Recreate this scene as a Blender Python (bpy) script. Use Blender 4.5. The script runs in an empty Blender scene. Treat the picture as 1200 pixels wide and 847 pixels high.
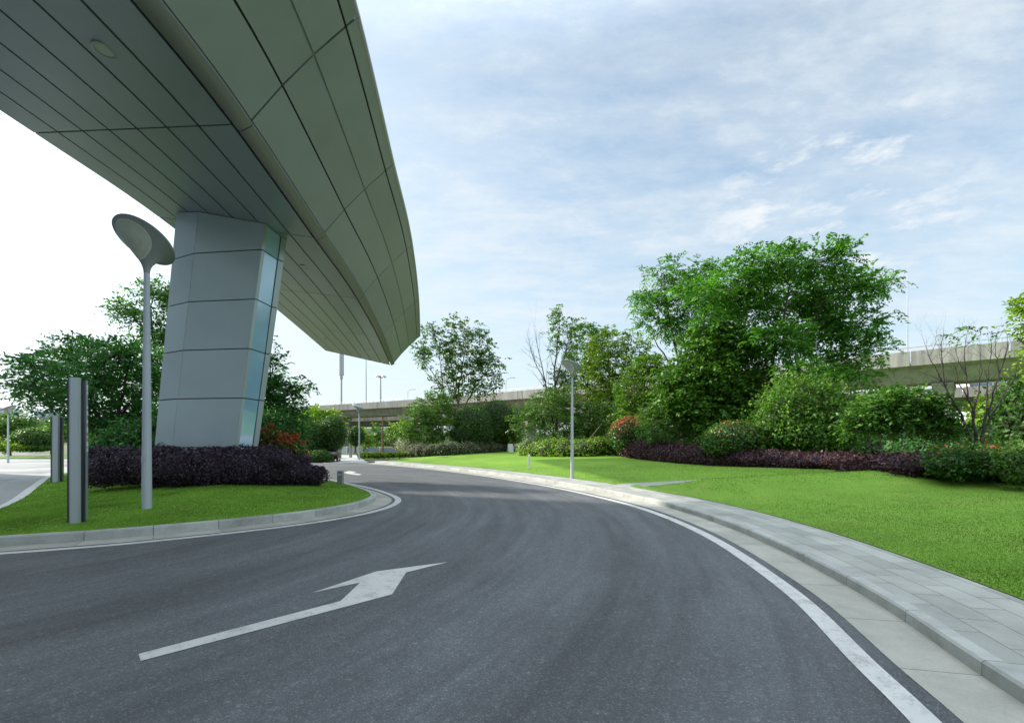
import bpy, bmesh, math, random
import numpy as np
from mathutils import Vector, Matrix
from mathutils.geometry import delaunay_2d_cdt
from mathutils.bvhtree import BVHTree
random.seed(7); rng = np.random.default_rng(11)
SC = bpy.context.scene; COL = SC.collection
F = 560.0; HZ = 516.0; EYE = 1.6            # focal length and horizon of the photograph (1200 px wide), eye height
R = math.radians

def P(x, y, d): return np.array([(x-600)/F*d, d, EYE-(y-HZ)/F*d])
def G(x, y, z=0.0):
    d = F*(EYE-z)/(y-HZ); return np.array([(x-600)/F*d, d, z])

# ------------------------------------------------------------------ object helpers
def tag(o, label=None, cat=None, group=None, kind=None):
    if label: o['label'] = label
    if cat: o['category'] = cat
    if group: o['group'] = group
    if kind: o['kind'] = kind
    return o
def thing(name, label, cat, loc=(0,0,0), group=None, rz=0.0):
    o = bpy.data.objects.new(name, None); COL.objects.link(o)
    o.location = tuple(float(v) for v in loc); o.rotation_euler = (0,0,rz); o.empty_display_size = .2
    return tag(o, label, cat, group)
def link(name, me, mats, parent=None):
    o = bpy.data.objects.new(name, me); COL.objects.link(o)
    for m in (mats if isinstance(mats,(list,tuple)) else [mats]): me.materials.append(m)
    if parent is not None: o.parent = parent
    return o
def mesh_np(name, V, Q, mats, parent=None, org=None, midx=None, smooth=False, uv=None):
    """V (n,3), Q (m,4) or (m,3) int arrays -> one mesh object"""
    V = np.asarray(V, np.float32).reshape(-1,3); Q = np.asarray(Q, np.int32)
    if org is not None: V = V-np.asarray(org, np.float32)
    k = Q.shape[1]; me = bpy.data.meshes.new(name)
    me.vertices.add(len(V)); me.vertices.foreach_set('co', V.ravel())
    me.loops.add(Q.size); me.loops.foreach_set('vertex_index', Q.ravel())
    me.polygons.add(len(Q)); me.polygons.foreach_set('loop_start', np.arange(len(Q), dtype=np.int32)*k)
    if midx is not None: me.polygons.foreach_set('material_index', np.asarray(midx, np.int32))
    if smooth: me.polygons.foreach_set('use_smooth', np.ones(len(Q), bool))
    if uv is not None:
        l = me.uv_layers.new(name='UVMap'); l.data.foreach_set('uv', np.asarray(uv, np.float32)[Q.ravel()].ravel())
    me.update(calc_edges=True); me.validate()
    return link(name, me, mats, parent)
class MB:
    """collects shapes into one mesh"""
    def __init__(s): s.v=[]; s.f=[]; s.m=[]; s.mi=0
    def add(s, vs, fs):
        b=len(s.v); s.v += [tuple(float(c) for c in v) for v in vs]
        s.f += [tuple(b+i for i in f) for f in fs]; s.m += [s.mi]*len(fs)
    def box(s, c, d, rz=0.0, taper=1.0):
        x,y,z=[q/2 for q in d]; vs=[]
        ca,sa=math.cos(rz),math.sin(rz)
        for k,t in ((-1,1.0),(1,taper)):
            for a,b in ((-1,-1),(1,-1),(1,1),(-1,1)):
                px,py=a*x*t,b*y*t; vs.append((c[0]+px*ca-py*sa, c[1]+px*sa+py*ca, c[2]+k*z))
        s.add(vs,[(0,3,2,1),(4,5,6,7),(0,1,5,4),(1,2,6,5),(2,3,7,6),(3,0,4,7)])
    def prism(s, bot, top):
        n=len(bot); s.add(list(bot)+list(top), [tuple(range(n))[::-1], tuple(range(n,2*n))]+[(i,(i+1)%n,n+(i+1)%n,n+i) for i in range(n)])
    def tube(s, pts, rad, n=8, caps=True):
        pts=[Vector(p) for p in pts]; vs=[]; m=len(pts); fs=[]
        up=Vector((0.3,0.1,1)).normalized()
        for i,p in enumerate(pts):
            t=(pts[min(i+1,m-1)]-pts[max(i-1,0)])
            t = t.normalized() if t.length>1e-9 else Vector((0,0,1))
            a=t.cross(up if abs(t.dot(up))<.95 else Vector((1,0,0))).normalized(); b=t.cross(a)
            r=rad[i] if hasattr(rad,'__len__') else rad
            for k in range(n):
                q=2*math.pi*k/n; vs.append(p+a*(math.cos(q)*r)+b*(math.sin(q)*r))
        for i in range(m-1):
            for k in range(n): fs.append((i*n+k,i*n+(k+1)%n,(i+1)*n+(k+1)%n,(i+1)*n+k))
        if caps: fs += [tuple(range(n))[::-1], tuple(range((m-1)*n,m*n))]
        s.add(vs,fs)
    def rings(s, rings, cap0=True, cap1=True):
        n=len(rings[0]); vs=[p for r in rings for p in r]; fs=[]
        for i in range(len(rings)-1):
            for k in range(n): fs.append((i*n+k,i*n+(k+1)%n,(i+1)*n+(k+1)%n,(i+1)*n+k))
        if cap0: fs.append(tuple(range(n))[::-1])
        if cap1: fs.append(tuple(range((len(rings)-1)*n,len(rings)*n)))
        s.add(vs,fs)
    def build(s, name, mats, parent=None, org=None, smooth=False, bevel=0):
        me=bpy.data.meshes.new(name)
        v=s.v if org is None else [(a-org[0],b-org[1],c-org[2]) for a,b,c in s.v]
        me.from_pydata(v,[],s.f); me.polygons.foreach_set('material_index', s.m)
        bm=bmesh.new(); bm.from_mesh(me); bmesh.ops.recalc_face_normals(bm, faces=bm.faces)
        if bevel: bmesh.ops.bevel(bm, geom=bm.edges[:], offset=bevel, segments=2, affect='EDGES', clamp_overlap=True)
        bm.to_mesh(me); bm.free()
        if smooth:
            me.polygons.foreach_set('use_smooth',[True]*len(me.polygons))
            try: me.set_sharp_from_angle(angle=R(40))
            except Exception: pass
        me.update(); return link(name, me, mats, parent)

# ------------------------------------------------------------------ materials
class NT:
    def __init__(s, name):
        s.m=bpy.data.materials.new(name); s.m.use_nodes=True; s.t=s.m.node_tree
        s.b=s.t.nodes['Principled BSDF']; s.out=s.t.nodes['Material Output']
    def n(s, typ, **kw):
        o=s.t.nodes.new(typ)
        for k,v in kw.items():
            if k.startswith('i_'):
                key=k[2:].replace('_',' ')
                o.inputs[int(key) if key.isdigit() else key].default_value=v
            else: setattr(o,k,v)
        return o
    def l(s,a,b): s.t.links.new(a,b)
    def coord(s, kind='Object'): return s.n('ShaderNodeTexCoord').outputs[kind]
    def noise(s, vec, scale, detail=4, rough=.55):
        o=s.n('ShaderNodeTexNoise'); o.inputs['Scale'].default_value=scale; o.inputs['Detail'].default_value=detail
        o.inputs['Roughness'].default_value=rough
        if vec is not None: s.l(vec,o.inputs['Vector'])
        return o.outputs['Fac']
    def ramp(s, fac, stops):
        o=s.n('ShaderNodeValToRGB'); e=o.color_ramp.elements
        while len(e)<len(stops): e.new(.5)
        for q,(p,c) in zip(e,stops):
            q.position=p; q.color=(*(c if hasattr(c,'__len__') else (c,c,c)),1)
        s.l(fac,o.inputs['Fac']); return o.outputs['Color']
    def mix(s, fac, a, b, typ='MIX'):
        o=s.n('ShaderNodeMix', data_type='RGBA', blend_type=typ)
        for sock,val in ((o.inputs['Factor'],fac),(o.inputs['A'],a),(o.inputs['B'],b)):
            if hasattr(val,'is_output') : s.l(val,sock)
            elif hasattr(val,'__len__'): sock.default_value=(*val[:3],1)
            else:
                sock.default_value = val if sock.type=='VALUE' else (val,val,val,1)
        return o.outputs['Result']
    def math(s, op, a, b=None):
        o=s.n('ShaderNodeMath', operation=op)
        for i,v in enumerate((a,b)):
            if v is None: continue
            if hasattr(v,'is_output'): s.l(v,o.inputs[i])
            else: o.inputs[i].default_value=v
        return o.outputs[0]
    def bump(s, h, strength=.3, dist=.01):
        o=s.n('ShaderNodeBump'); o.inputs['Strength'].default_value=strength; o.inputs['Distance'].default_value=dist
        s.l(h,o.inputs['Height']); s.l(o.outputs['Normal'],s.b.inputs['Normal'])
    def base(s, c): s.l(c, s.b.inputs['Base Color'])
    def set(s, rough=.5, metal=0., spec=None):
        s.b.inputs['Roughness'].default_value=rough; s.b.inputs['Metallic'].default_value=metal
        if spec is not None: s.b.inputs['Specular IOR Level'].default_value=spec
        return s
def plain(name, col, rough=.5, metal=0., var=.15, scale=3., spec=None, bump=0):
    t=NT(name); t.set(rough,metal,spec); n=t.noise(t.coord(),scale,5,.6)
    a=tuple(c*(1-var) for c in col); b=tuple(min(1,c*(1+var)) for c in col)
    t.base(t.ramp(n,[(.3,a),(.7,b)]))
    if bump: t.bump(t.noise(t.coord(),scale*18,3),bump,.01)
    return t.m
def leafmat(name, c1, c2, c3=None, trans=.35, rough=.45):
    t=NT(name); t.set(rough,0,.35)
    g=t.n('ShaderNodeNewGeometry').outputs['Random Per Island']
    col=t.ramp(g,[(0,c1),(.75,c2),(1,c3 or c2)])
    nz=t.noise(t.coord(),.9,3)
    col=t.mix(1.0,col,t.ramp(nz,[(.3,.72),(.7,1.25)]),'MULTIPLY')
    t.base(col)
    tr=t.n('ShaderNodeBsdfTranslucent'); t.l(t.mix(1.0,col,(1.15,1.25,.6),'MULTIPLY'),tr.inputs['Color'])
    mx=t.n('ShaderNodeMixShader'); mx.inputs[0].default_value=trans
    t.l(t.b.outputs[0],mx.inputs[1]); t.l(tr.outputs[0],mx.inputs[2]); t.l(mx.outputs[0],t.out.inputs['Surface'])
    return t.m

def mat_asphalt():
    t=NT('asphalt'); t.set(.72,0,.4); c=t.coord()
    v=t.n('ShaderNodeTexVoronoi'); v.inputs['Scale'].default_value=105; t.l(c,v.inputs['Vector'])
    sp=t.n('ShaderNodeSeparateColor'); t.l(v.outputs['Color'],sp.inputs[0])
    chips=t.ramp(sp.outputs[0],[(0,(.088,.093,.099)),(.55,(.110,.1155,.122)),(.9,(.138,.144,.150)),(1,(.22,.225,.228))])
    v2=t.n('ShaderNodeTexVoronoi'); v2.inputs['Scale'].default_value=28; t.l(c,v2.inputs['Vector'])
    sp2=t.n('ShaderNodeSeparateColor'); t.l(v2.outputs['Color'],sp2.inputs[0])
    chips=t.mix(1.0,chips,t.ramp(sp2.outputs[1],[(0,.92),(.9,1.03),(.98,1.15),(1,1.35)]),'MULTIPLY')
    big=t.ramp(t.noise(c,.5,6,.62),[(.25,.84),(.5,1.0),(.78,1.16)])
    col=t.mix(1.0,chips,big,'MULTIPLY')
    st=t.noise(c,2.6,8,.72); col=t.mix(1.0,col,t.ramp(st,[(.22,.62),(.36,.97),(.7,1.05)]),'MULTIPLY')
    # wheel-polished bands that follow the bend
    s=t.n('ShaderNodeSeparateXYZ'); t.l(c,s.inputs[0])
    dx=t.math('ADD',s.outputs[0],12.6); dy=t.math('SUBTRACT',s.outputs[1],10.0)
    rr=t.math('SQRT',t.math('ADD',t.math('MULTIPLY',dx,dx),t.math('MULTIPLY',dy,dy)))
    th=t.math('ARCTAN2',dy,dx)
    cb=t.n('ShaderNodeCombineXYZ'); t.l(rr,cb.inputs[0]); t.l(t.math('MULTIPLY',th,.8),cb.inputs[1])
    band=t.ramp(t.noise(cb.outputs[0],1.15,5,.6),[(.30,.66),(.5,1.0),(.70,1.32)])
    col=t.mix(1.0,col,band,'MULTIPLY')
    cb2=t.n('ShaderNodeCombineXYZ'); t.l(rr,cb2.inputs[0]); t.l(t.math('MULTIPLY',th,1.6),cb2.inputs[1])
    fine=t.ramp(t.noise(cb2.outputs[0],4.6,6,.7),[(.34,.86),(.5,1.0),(.66,1.15)]); col=t.mix(1.0,col,fine,'MULTIPLY')
    sc=t.n('ShaderNodeTexNoise'); sc.inputs['Scale'].default_value=.8; sc.inputs['Detail'].default_value=9; sc.inputs['Roughness'].default_value=.8; t.l(c,sc.inputs['Vector'])
    col=t.mix(t.ramp(sc.outputs['Fac'],[(.62,0.0),(.76,.2)]),col,(.20,.205,.20))
    t.base(col)
    t.bump(v.outputs['Distance'],.55,.008); return t.m
def mat_slab(name, lu, lv, cols, seam, off=.5):
    t=NT(name); t.set(.68,0,.4); uv=t.coord('UV')
    b=t.n('ShaderNodeTexBrick', offset=off); t.l(uv,b.inputs['Vector'])
    for k,v in (('Scale',1.0),('Brick Width',lu),('Row Height',lv),('Mortar Size',.006),('Mortar Smooth',.1),('Bias',0.0)): b.inputs[k].default_value=v
    b.inputs['Color1'].default_value=(*cols[0],1); b.inputs['Color2'].default_value=(*cols[1],1); b.inputs['Mortar'].default_value=(*seam,1)
    n=t.ramp(t.noise(t.coord(),1.6,6,.65),[(.25,.70),(.55,1.0),(.75,1.12)])
    n2=t.ramp(t.noise(t.coord(),60,2),[(.3,.93),(.7,1.06)])
    t.base(t.mix(1.0,t.mix(1.0,b.outputs['Color'],n,'MULTIPLY'),n2,'MULTIPLY'))
    t.bump(t.noise(t.coord(),90,3),.12,.004); return t.m
def mat_stone(name, col):
    t=NT(name); t.set(.7,0,.35)
    g=t.n('ShaderNodeNewGeometry').outputs['Random Per Island']
    c=t.ramp(g,[(0,tuple(q*.86 for q in col)),(1,tuple(q*1.08 for q in col))])
    n=t.ramp(t.noise(t.coord(),2.3,7,.74),[(.25,.58),(.55,1.0),(.8,1.12)])
    sp=t.ramp(t.noise(t.coord(),150,2),[(.3,.9),(.7,1.1)])
    t.base(t.mix(1.0,t.mix(1.0,c,n,'MULTIPLY'),sp,'MULTIPLY')); t.bump(t.noise(t.coord(),120,3),.15,.004); return t.m
def mat_lawn(name, a, b, far=1.0):
    t=NT(name); t.set(.8,0,.15); c=t.coord()
    n=t.noise(c,1.1,6,.7); n2=t.noise(c,60,3,.6); n3=t.noise(c,.22,3)
    col=t.ramp(n,[(.28,a),(.72,b)])
    col=t.mix(1.0,col,t.ramp(n2,[(.3,.86),(.7,1.12)]),'MULTIPLY')
    col=t.mix(1.0,col,t.ramp(n3,[(.35,.88),(.65,1.12)]),'MULTIPLY')
    ye=t.ramp(t.noise(c,.55,7,.75),[(.56,0.0),(.72,.5)]); col=t.mix(ye,col,(.27,.31,.07))
    t.base(col); t.bump(n2,.3,.012); return t.m
def mat_paint():
    t=NT('road_paint'); t.set(.6,0,.4); c=t.coord()
    n=t.noise(c,26,5,.75); n2=t.noise(c,1.8,4)
    col=t.ramp(n2,[(.3,(.57,.56,.53)),(.7,(.69,.68,.65))])
    w=t.mix(1.0,t.ramp(n,[(.30,.30),(.42,1.0)]),t.ramp(t.noise(c,5,6,.75),[(.28,.62),(.5,1.0)]),'MULTIPLY')
    t.base(t.mix(1.0,col,w,'MULTIPLY')); t.bump(t.noise(c,80,3),.2,.004); return t.m
def mat_concrete():
    t=NT('viaduct_concrete'); t.set(.85,0,.2); c=t.coord()
    mp=t.n('ShaderNodeMapping'); mp.inputs['Scale'].default_value=(1.3,1.3,.07); t.l(c,mp.inputs[0])
    st=t.noise(mp.outputs[0],1.0,5,.7); n=t.noise(c,.35,5,.6)
    col=t.ramp(n,[(.3,(.30,.295,.28)),(.7,(.385,.38,.36))])
    t.base(t.mix(1.0,col,t.ramp(st,[(.3,.6),(.55,1.0),(.75,1.1)]),'MULTIPLY')); return t.m

M={}
M['asphalt']=mat_asphalt(); M['paint']=mat_paint(); M['concrete']=mat_concrete()
M['gutter']=mat_slab('gutter_slab',1.0,2.0,((.40,.39,.335),(.50,.49,.425)),(.2,.2,.18),0)
M['paving']=mat_slab('paving_slab',.6,.27,((.33,.335,.30),(.47,.47,.425)),(.2,.2,.18))
M['kerb']=mat_stone('kerb_stone',(.46,.47,.44))
M['lot']=mat_slab('lot_pavers',3.2,1.9,((.11,.115,.12),(.33,.34,.345)),(.14,.15,.15))
M['lot_edge']=plain('lot_edge_stone',(.27,.28,.28),.75)
M['light_stone']=plain('light_kerb_stone',(.55,.54,.52),.7)
M['lawn']=mat_lawn('lawn_turf',(.135,.265,.03),(.20,.345,.045))
M['island_lawn']=mat_lawn('island_turf',(.12,.26,.022),(.185,.345,.036))
M['meadow']=mat_lawn('meadow_turf',(.07,.092,.033),(.115,.135,.045))
M['blade']=leafmat('grass_blade',(.155,.295,.032),(.185,.335,.04),(.225,.37,.055),.3,.5)
M['wood_rise']=mat_lawn('wooded_rise',(.045,.075,.035),(.085,.12,.055))
M['soil']=plain('soil',(.06,.045,.03),.9)
def metal(name,col,rough,met,var=.05):
    t=NT(name); t.set(rough,met,.5); c=t.coord()
    g=t.n('ShaderNodeNewGeometry').outputs['Random Per Island']
    cc=t.ramp(g,[(0,tuple(q*.93 for q in col)),(1,tuple(q*1.05 for q in col))])
    n=t.noise(c,.8,5,.6); t.base(t.mix(1.0,cc,t.ramp(n,[(.3,1-var),(.7,1+var)]),'MULTIPLY'))
    rr=t.n('ShaderNodeMapRange'); rr.inputs['To Min'].default_value=rough*.85; rr.inputs['To Max'].default_value=rough*1.2
    t.l(n,rr.inputs['Value']); t.l(rr.outputs[0],t.b.inputs['Roughness'])
    t.bump(t.noise(c,1.1,2),.10,.05); return t.m
M['soffit']=metal('soffit_panel',(.29,.33,.335),.38,.3)
M['fascia']=metal('fascia_panel',(.325,.342,.352),.38,.2)
M['strip']=metal('edge_strip_metal',(.20,.20,.195),.45,.3)
M['trim']=metal('bright_trim',(.42,.43,.445),.35,.5)
M['pillar']=metal('pillar_panel',(.475,.535,.54),.33,.3)
M['pillar_edge']=metal('pillar_edge_panel',(.42,.48,.50),.35,.35)
M['dark']=plain('dark_seam',(.012,.014,.014),.7)
M['lamp_grey']=metal('lamp_grey_paint',(.50,.53,.57),.42,.15)
M['lamp_dark']=metal('lamp_dark_paint',(.27,.285,.30),.45,.2)
M['lens']=plain('ribbed_lens',(.52,.55,.50),.35)
M['alu']=metal('brushed_aluminium',(.42,.46,.48),.4,.5)
M['black']=plain('black_panel',(.012,.013,.016),.3)
M['white']=plain('white_paint',(.75,.75,.73),.5,0,.06)
M['bark']=plain('bark',(.085,.066,.05),.9,0,.35,4,None,.6)
M['pale_bark']=plain('pale_bark',(.20,.165,.12),.9,0,.3,4,None,.6)
M['dark_bark']=plain('dark_bark',(.045,.038,.034),.9,0,.3,4,None,.5)
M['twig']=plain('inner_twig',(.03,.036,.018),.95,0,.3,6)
t=NT('sky_painted_glass'); t.set(.12,.15,.8); t.base(t.ramp(t.noise(t.coord(),.5,3),[(.3,(.30,.52,.72)),(.7,(.38,.60,.80))])); t.b.inputs['Coat Weight'].default_value=.6; t.b.inputs['Coat Roughness'].default_value=.03; M['glass']=t.m  # pale sky reflection is put into the blue base colour
M['car_glass']=plain('car_glass',(.02,.025,.03),.08)
M['car_black']=plain('car_black_paint',(.02,.022,.026),.2,0,.05); M['car_white']=plain('car_white_paint',(.7,.7,.7),.25,0,.04)
M['tyre']=plain('tyre_rubber',(.02,.02,.02),.85); M['rim']=plain('wheel_rim',(.45,.45,.46),.35,.8)
M['tail']=plain('red_lamp_glass',(.55,.015,.015),.2); M['plate']=plain('blue_plate',(.03,.10,.42),.4)
M['fence_blue']=plain('blue_grey_barrier',(.17,.21,.30),.6); M['red_ground']=plain('red_path',(.36,.10,.06),.85)
M['pole_wood']=plain('pole_wood',(.17,.095,.05),.85); M['mast']=plain('galvanised_mast',(.42,.44,.47),.45,.4)
M['facade']=plain('pale_facade',(.60,.63,.68),.7,0,.06,.05); M['win']=plain('far_window',(.20,.26,.34),.3)
# leaves
M['l_big']=leafmat('leaf_feathery',(0.054,0.178,0.025),(0.116,0.310,0.034),(0.194,0.419,0.046))
M['l_mid']=leafmat('leaf_mid_green',(0.054,0.147,0.019),(0.105,0.240,0.028),(0.178,0.326,0.039))
M['l_dark']=leafmat('leaf_dark_green',(0.031,0.096,0.020),(0.065,0.163,0.028),(0.109,0.225,0.039))
M['l_yel']=leafmat('leaf_yellow_green',(0.093,0.186,0.019),(0.186,0.302,0.031),(0.279,0.388,0.046))
M['l_bright']=leafmat('leaf_bright_green',(0.139,0.264,0.019),(0.264,0.419,0.031),(0.372,0.512,0.062))
M['l_soft']=leafmat('leaf_soft_green',(0.070,0.155,0.031),(0.124,0.240,0.046),(0.171,0.295,0.070))
M['l_maple']=leafmat('leaf_maple',(0.042,0.152,0.042),(0.080,0.232,0.060),(0.140,0.326,0.081),.4)
M['l_purple']=leafmat('leaf_purple',(.04,.018,.026),(.085,.034,.048),(.15,.065,.075),.2)
M['l_purple2']=leafmat('leaf_dusk_purple',(.028,.018,.032),(.062,.038,.068),(.125,.075,.105),.12)
M['l_red']=leafmat('leaf_new_red',(.30,.05,.022),(.46,.085,.03),(.52,.17,.07),.25)
M['l_grey']=leafmat('leaf_grey_green',(0.132,0.171,0.078),(0.232,0.271,0.132),(0.341,0.372,0.202),.2)
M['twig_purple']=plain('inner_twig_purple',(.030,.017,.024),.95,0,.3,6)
M['l_ball']=leafmat('leaf_clipped_bush',(.045,.115,.024),(.075,.175,.032),(.12,.235,.045))
M['l_gloss']=leafmat('leaf_glossy',(0.046,0.132,0.025),(0.085,0.202,0.034),(0.155,0.295,0.054),.25,.3)

# ------------------------------------------------------------------ plan curves
def spline(pts, step=.25):
    p=np.array(pts,float); p=np.vstack([2*p[0]-p[1],p,2*p[-1]-p[-2]]); out=[]
    for i in range(1,len(p)-2):
        a,b,c,e=p[i-1:i+3]
        # centripetal-like subdivision
        for t in np.linspace(0,1,40,endpoint=False):
            out.append(.5*((2*b)+(-a+c)*t+(2*a-5*b+4*c-e)*t*t+(-a+3*b-3*c+e)*t**3))
    out.append(p[-2]); out=np.array(out)
    for _ in range(2): out[1:-1]=(out[:-2]+2*out[1:-1]+out[2:])/4
    s=np.r_[0,np.cumsum(np.linalg.norm(np.diff(out,axis=0),axis=1))]
    q=np.linspace(0,s[-1],max(2,int(s[-1]/step)))
    return np.c_[np.interp(q,s,out[:,0]),np.interp(q,s,out[:,1])]
def normals(c):
    t=np.gradient(c,axis=0); t/=np.linalg.norm(t,axis=1)[:,None]
    return np.c_[t[:,1],-t[:,0]]           # to the right of travel
def offset(c,o): return c+normals(c)*o
def arclen(c): return np.r_[0,np.cumsum(np.linalg.norm(np.diff(c,axis=0),axis=1))]
RC=spline([(-9,-9.5),(-4.6,-7.2),(-1.3,-4.2),(.75,-1),(2.05,2.1),(2.47,3.53),(2.9,5.24),(3.20,8.0),(3.04,10.8),(2.42,13.3),(1.1,16.8),(-1.56,21.9),(-5.2,27.3),(-10.1,33.2),(-14.5,37.3),(-22,42.5),(-36,50),(-60,58)])
IC=spline([(-34,-5),(-20,1.2),(-12.5,4.5),(-9.3,5.75),(-7.18,6.70),(-5.80,7.43),(-4.24,8.75),(-3.28,10.1),(-2.88,11.6),(-3.08,13.2),(-4.12,15.2),(-5.54,17.2),(-7.64,19.7),(-11.5,23.6),(-18,28.5),(-30,35)],.2)
def sdist(pts, c):
    """signed distance of points to a polyline, positive to the right of travel"""
    pts=np.asarray(pts,float).reshape(-1,2); out=np.empty(len(pts))
    a=c[:-1]; ab=c[1:]-a; L2=(ab**2).sum(1)
    for i in range(0,len(pts),20000):
        p=pts[i:i+20000,None,:]; ap=p-a[None]
        t=np.clip((ap*ab[None]).sum(2)/L2,0,1); q=ap-t[...,None]*ab[None]
        d2=(q**2).sum(2); k=d2.argmin(1); r=np.arange(len(k))
        cr=ab[k,0]*ap[r,k,1]-ab[k,1]*ap[r,k,0]
        out[i:i+20000]=np.sqrt(d2[r,k])*np.where(cr<0,1,-1)
    return out
RCc=RC[::2]; ICc=IC[::2]
LOTC=np.array([(-7.9,5.0),(-9.3,7.3),(-12.2,11.4),(-15.8,15.6),(-19.5,20.0),(-23.0,25.5),(-27,31)])   # edge between island and car park
LOTC=spline([tuple(p) for p in LOTC],.4)
sm=lambda x: np.clip(x,0,1)**2*(3-2*np.clip(x,0,1))
def lawn_z(p):
    p=np.asarray(p,float).reshape(-1,2); s=np.maximum(sdist(p,RCc)-1.98,0)
    z=.122+.05*s*np.exp(-(s/26)**2)+.0*s
    z+=.33*sm(s/1.3)*sm((p[:,0]-3.9)/1.8)*np.exp(-((p[:,1]-13.6)/1.3)**2)
    z+=.02*np.sin(p[:,0]*.7+1)*np.sin(p[:,1]*.5)*sm(s/2)
    z*=np.where(s>14,np.clip(1-(s-14)/30,.12,1),1)
    return z
def island_z(p):
    p=np.asarray(p,float).reshape(-1,2)
    a=np.maximum(-sdist(p,ICc)-.80,0); b=np.maximum(sdist(p,LOTC)-.3,0)
    d=np.minimum(a,b*.9); return .145+.115*d/(1+.06*d*d/4)
def terrain(x,y):
    q=[(x,y)]
    if sdist(q,RCc)[0]>1.98: return lawn_z(q)[0]
    if sdist(q,ICc)[0]<-.8 and sdist(q,LOTC)[0]>.3: return island_z(q)[0]
    return 0.0
def hit(x,y,far=120.0):
    """where the sight line through a pixel meets the modelled terrain"""
    d=2.0
    while d<far:
        p=P(x,y,d)
        if p[2]<=terrain(p[0],p[1]): break
        d+=.12 if d<40 else .6
    p=P(x,y,d); p[2]=terrain(p[0],p[1]); return p
def at(x,d):
    X=(x-600)/F*d; return np.array([X,d,terrain(X,d)])

# ------------------------------------------------------------------ ground, road, kerbs
def struct(o): o['kind']='structure'; return o
def sheet(name, poly, zf, mat, step=None, uvs=1.0, kind='structure'):
    poly=[Vector((float(a),float(b))) for a,b in poly]; n=len(poly); pts=list(poly)
    if step:
        A=np.array([(p.x,p.y) for p in poly]); lo=A.min(0); hi=A.max(0)
        gx,gy=np.meshgrid(np.arange(lo[0],hi[0],step),np.arange(lo[1],hi[1],step)); g=np.c_[gx.ravel(),gy.ravel()]
        x,y=g[:,0],g[:,1]; ins=np.zeros(len(g),bool); j=n-1
        for i in range(n):
            xi,yi=A[i]; xj,yj=A[j]
            with np.errstate(divide='ignore',invalid='ignore'):
                ins^=((yi>y)!=(yj>y))&(x<(xj-xi)*(y-yi)/(yj-yi+1e-12)+xi)
            j=i
        closed=np.vstack([A,A[:1]]); ins&=np.abs(sdist(g,closed))>step*.4
        pts+= [Vector((float(a),float(b))) for a,b in g[ins]]
    vs,es,fs,*_=delaunay_2d_cdt(pts,[(i,(i+1)%n) for i in range(n)],[],1,1e-5)
    V2=np.array([(v.x,v.y) for v in vs]); z=zf(V2) if callable(zf) else np.full(len(V2),zf)
    T=np.array([f for f in fs if len(f)==3],np.int32)
    a=V2[T[:,1]]-V2[T[:,0]]; b=V2[T[:,2]]-V2[T[:,0]]; neg=(a[:,0]*b[:,1]-a[:,1]*b[:,0])<0
    T[neg]=T[neg][:,::-1]
    o=mesh_np(name,np.c_[V2,z],T,mat,uv=V2*uvs,smooth=bool(step)); o['kind']=kind; return o
def ribbon(name, c, o0, o1, z0, z1, mat, i0=0, i1=None, cuts=1):
    c2=c[i0:i1]; s=arclen(c2); N=normals(c2); V=[];UV=[]
    for k in range(cuts+1):
        f=k/cuts; p=c2+N*(o0+(o1-o0)*f); V.append(np.c_[p,np.full(len(p),z0+(z1-z0)*f)]); UV.append(np.c_[s,np.full(len(p),abs(o0+(o1-o0)*f))])
    m=len(c2); V=np.vstack(V); Q=[]
    for k in range(cuts):
        for i in range(m-1): Q.append((k*m+i,k*m+i+1,(k+1)*m+i+1,(k+1)*m+i))
    Q=np.array(Q)
    if (o1-o0)>0: Q=Q[:,::-1]
    return struct(mesh_np(name,V,Q,mat,uv=np.vstack(UV)))
def kerb(name, c, o0, o1, h, mat, length=1.0, i0=0, i1=None):
    c2=c[i0:i1]; s=arclen(c2); N=normals(c2); mb=MB(); L=s[-1]; k=0
    sg=1 if o1>o0 else -1; ch=.018
    prof=[(o0,-.1),(o0,h-ch),(o0+sg*ch,h),(o1,h),(o1,-.1)]
    q=0.0
    while q<L-.3:
        e=min(q+length-.009,L); rings=[]
        for w in np.linspace(q,e,5):
            x=np.interp(w,s,c2[:,0]); y=np.interp(w,s,c2[:,1]); nx=np.interp(w,s,N[:,0]); ny=np.interp(w,s,N[:,1])
            rings.append([(x+nx*o,y+ny*o,z) for o,z in prof])
        mb.rings(rings); q+=length
    return struct(mb.build(name,mat))
sN=lambda c,x,y: int(np.argmin(((c-np.array([x,y]))**2).sum(1)))
iEnd=sN(RC,-10.6,33.7)
struct(sheet('ground',[(-900,-200),(900,-200),(1100,1600),(-1100,1600)],-.06,M['meadow']))
ro=offset(RC,.45)[::3]
struct(sheet('road',[tuple(p) for p in ro]+[(-60,62),(-75,62),(-75,-14),(-9,-14)],0.0,M['asphalt']))
ribbon('edge_line',RC,0,.17,.004,.004,M['paint'],0,iEnd+14)
ribbon('gutter',RC,.29,.76,.003,.010,M['gutter'],0,iEnd)
kerb('kerb',RC,.76,.89,.118,M['kerb'],1.0,0,iEnd)
ribbon('pavement',RC,.893,2.0,.112,.112,M['paving'],0,iEnd+6,2)
ribbon('edge_line',IC,0,-.16,.004,.004,M['paint'])
ribbon('gutter',IC,-.25,-.66,.003,.010,M['gutter'])
kerb('kerb',IC,-.66,-.79,.152,M['kerb'],1.0)
# right-hand lawn
lo=offset(RC,1.98)[:iEnd+2:2]; j0=sN(lo,1.5,-5.5)
lo=lo[j0:]
sheet('lawn',[tuple(p) for p in lo]+[(-8.2,37.5),(-3,41),(8,47),(20,50),(60,50),(60,-6)],lawn_z,M['lawn'],.55)
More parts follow.
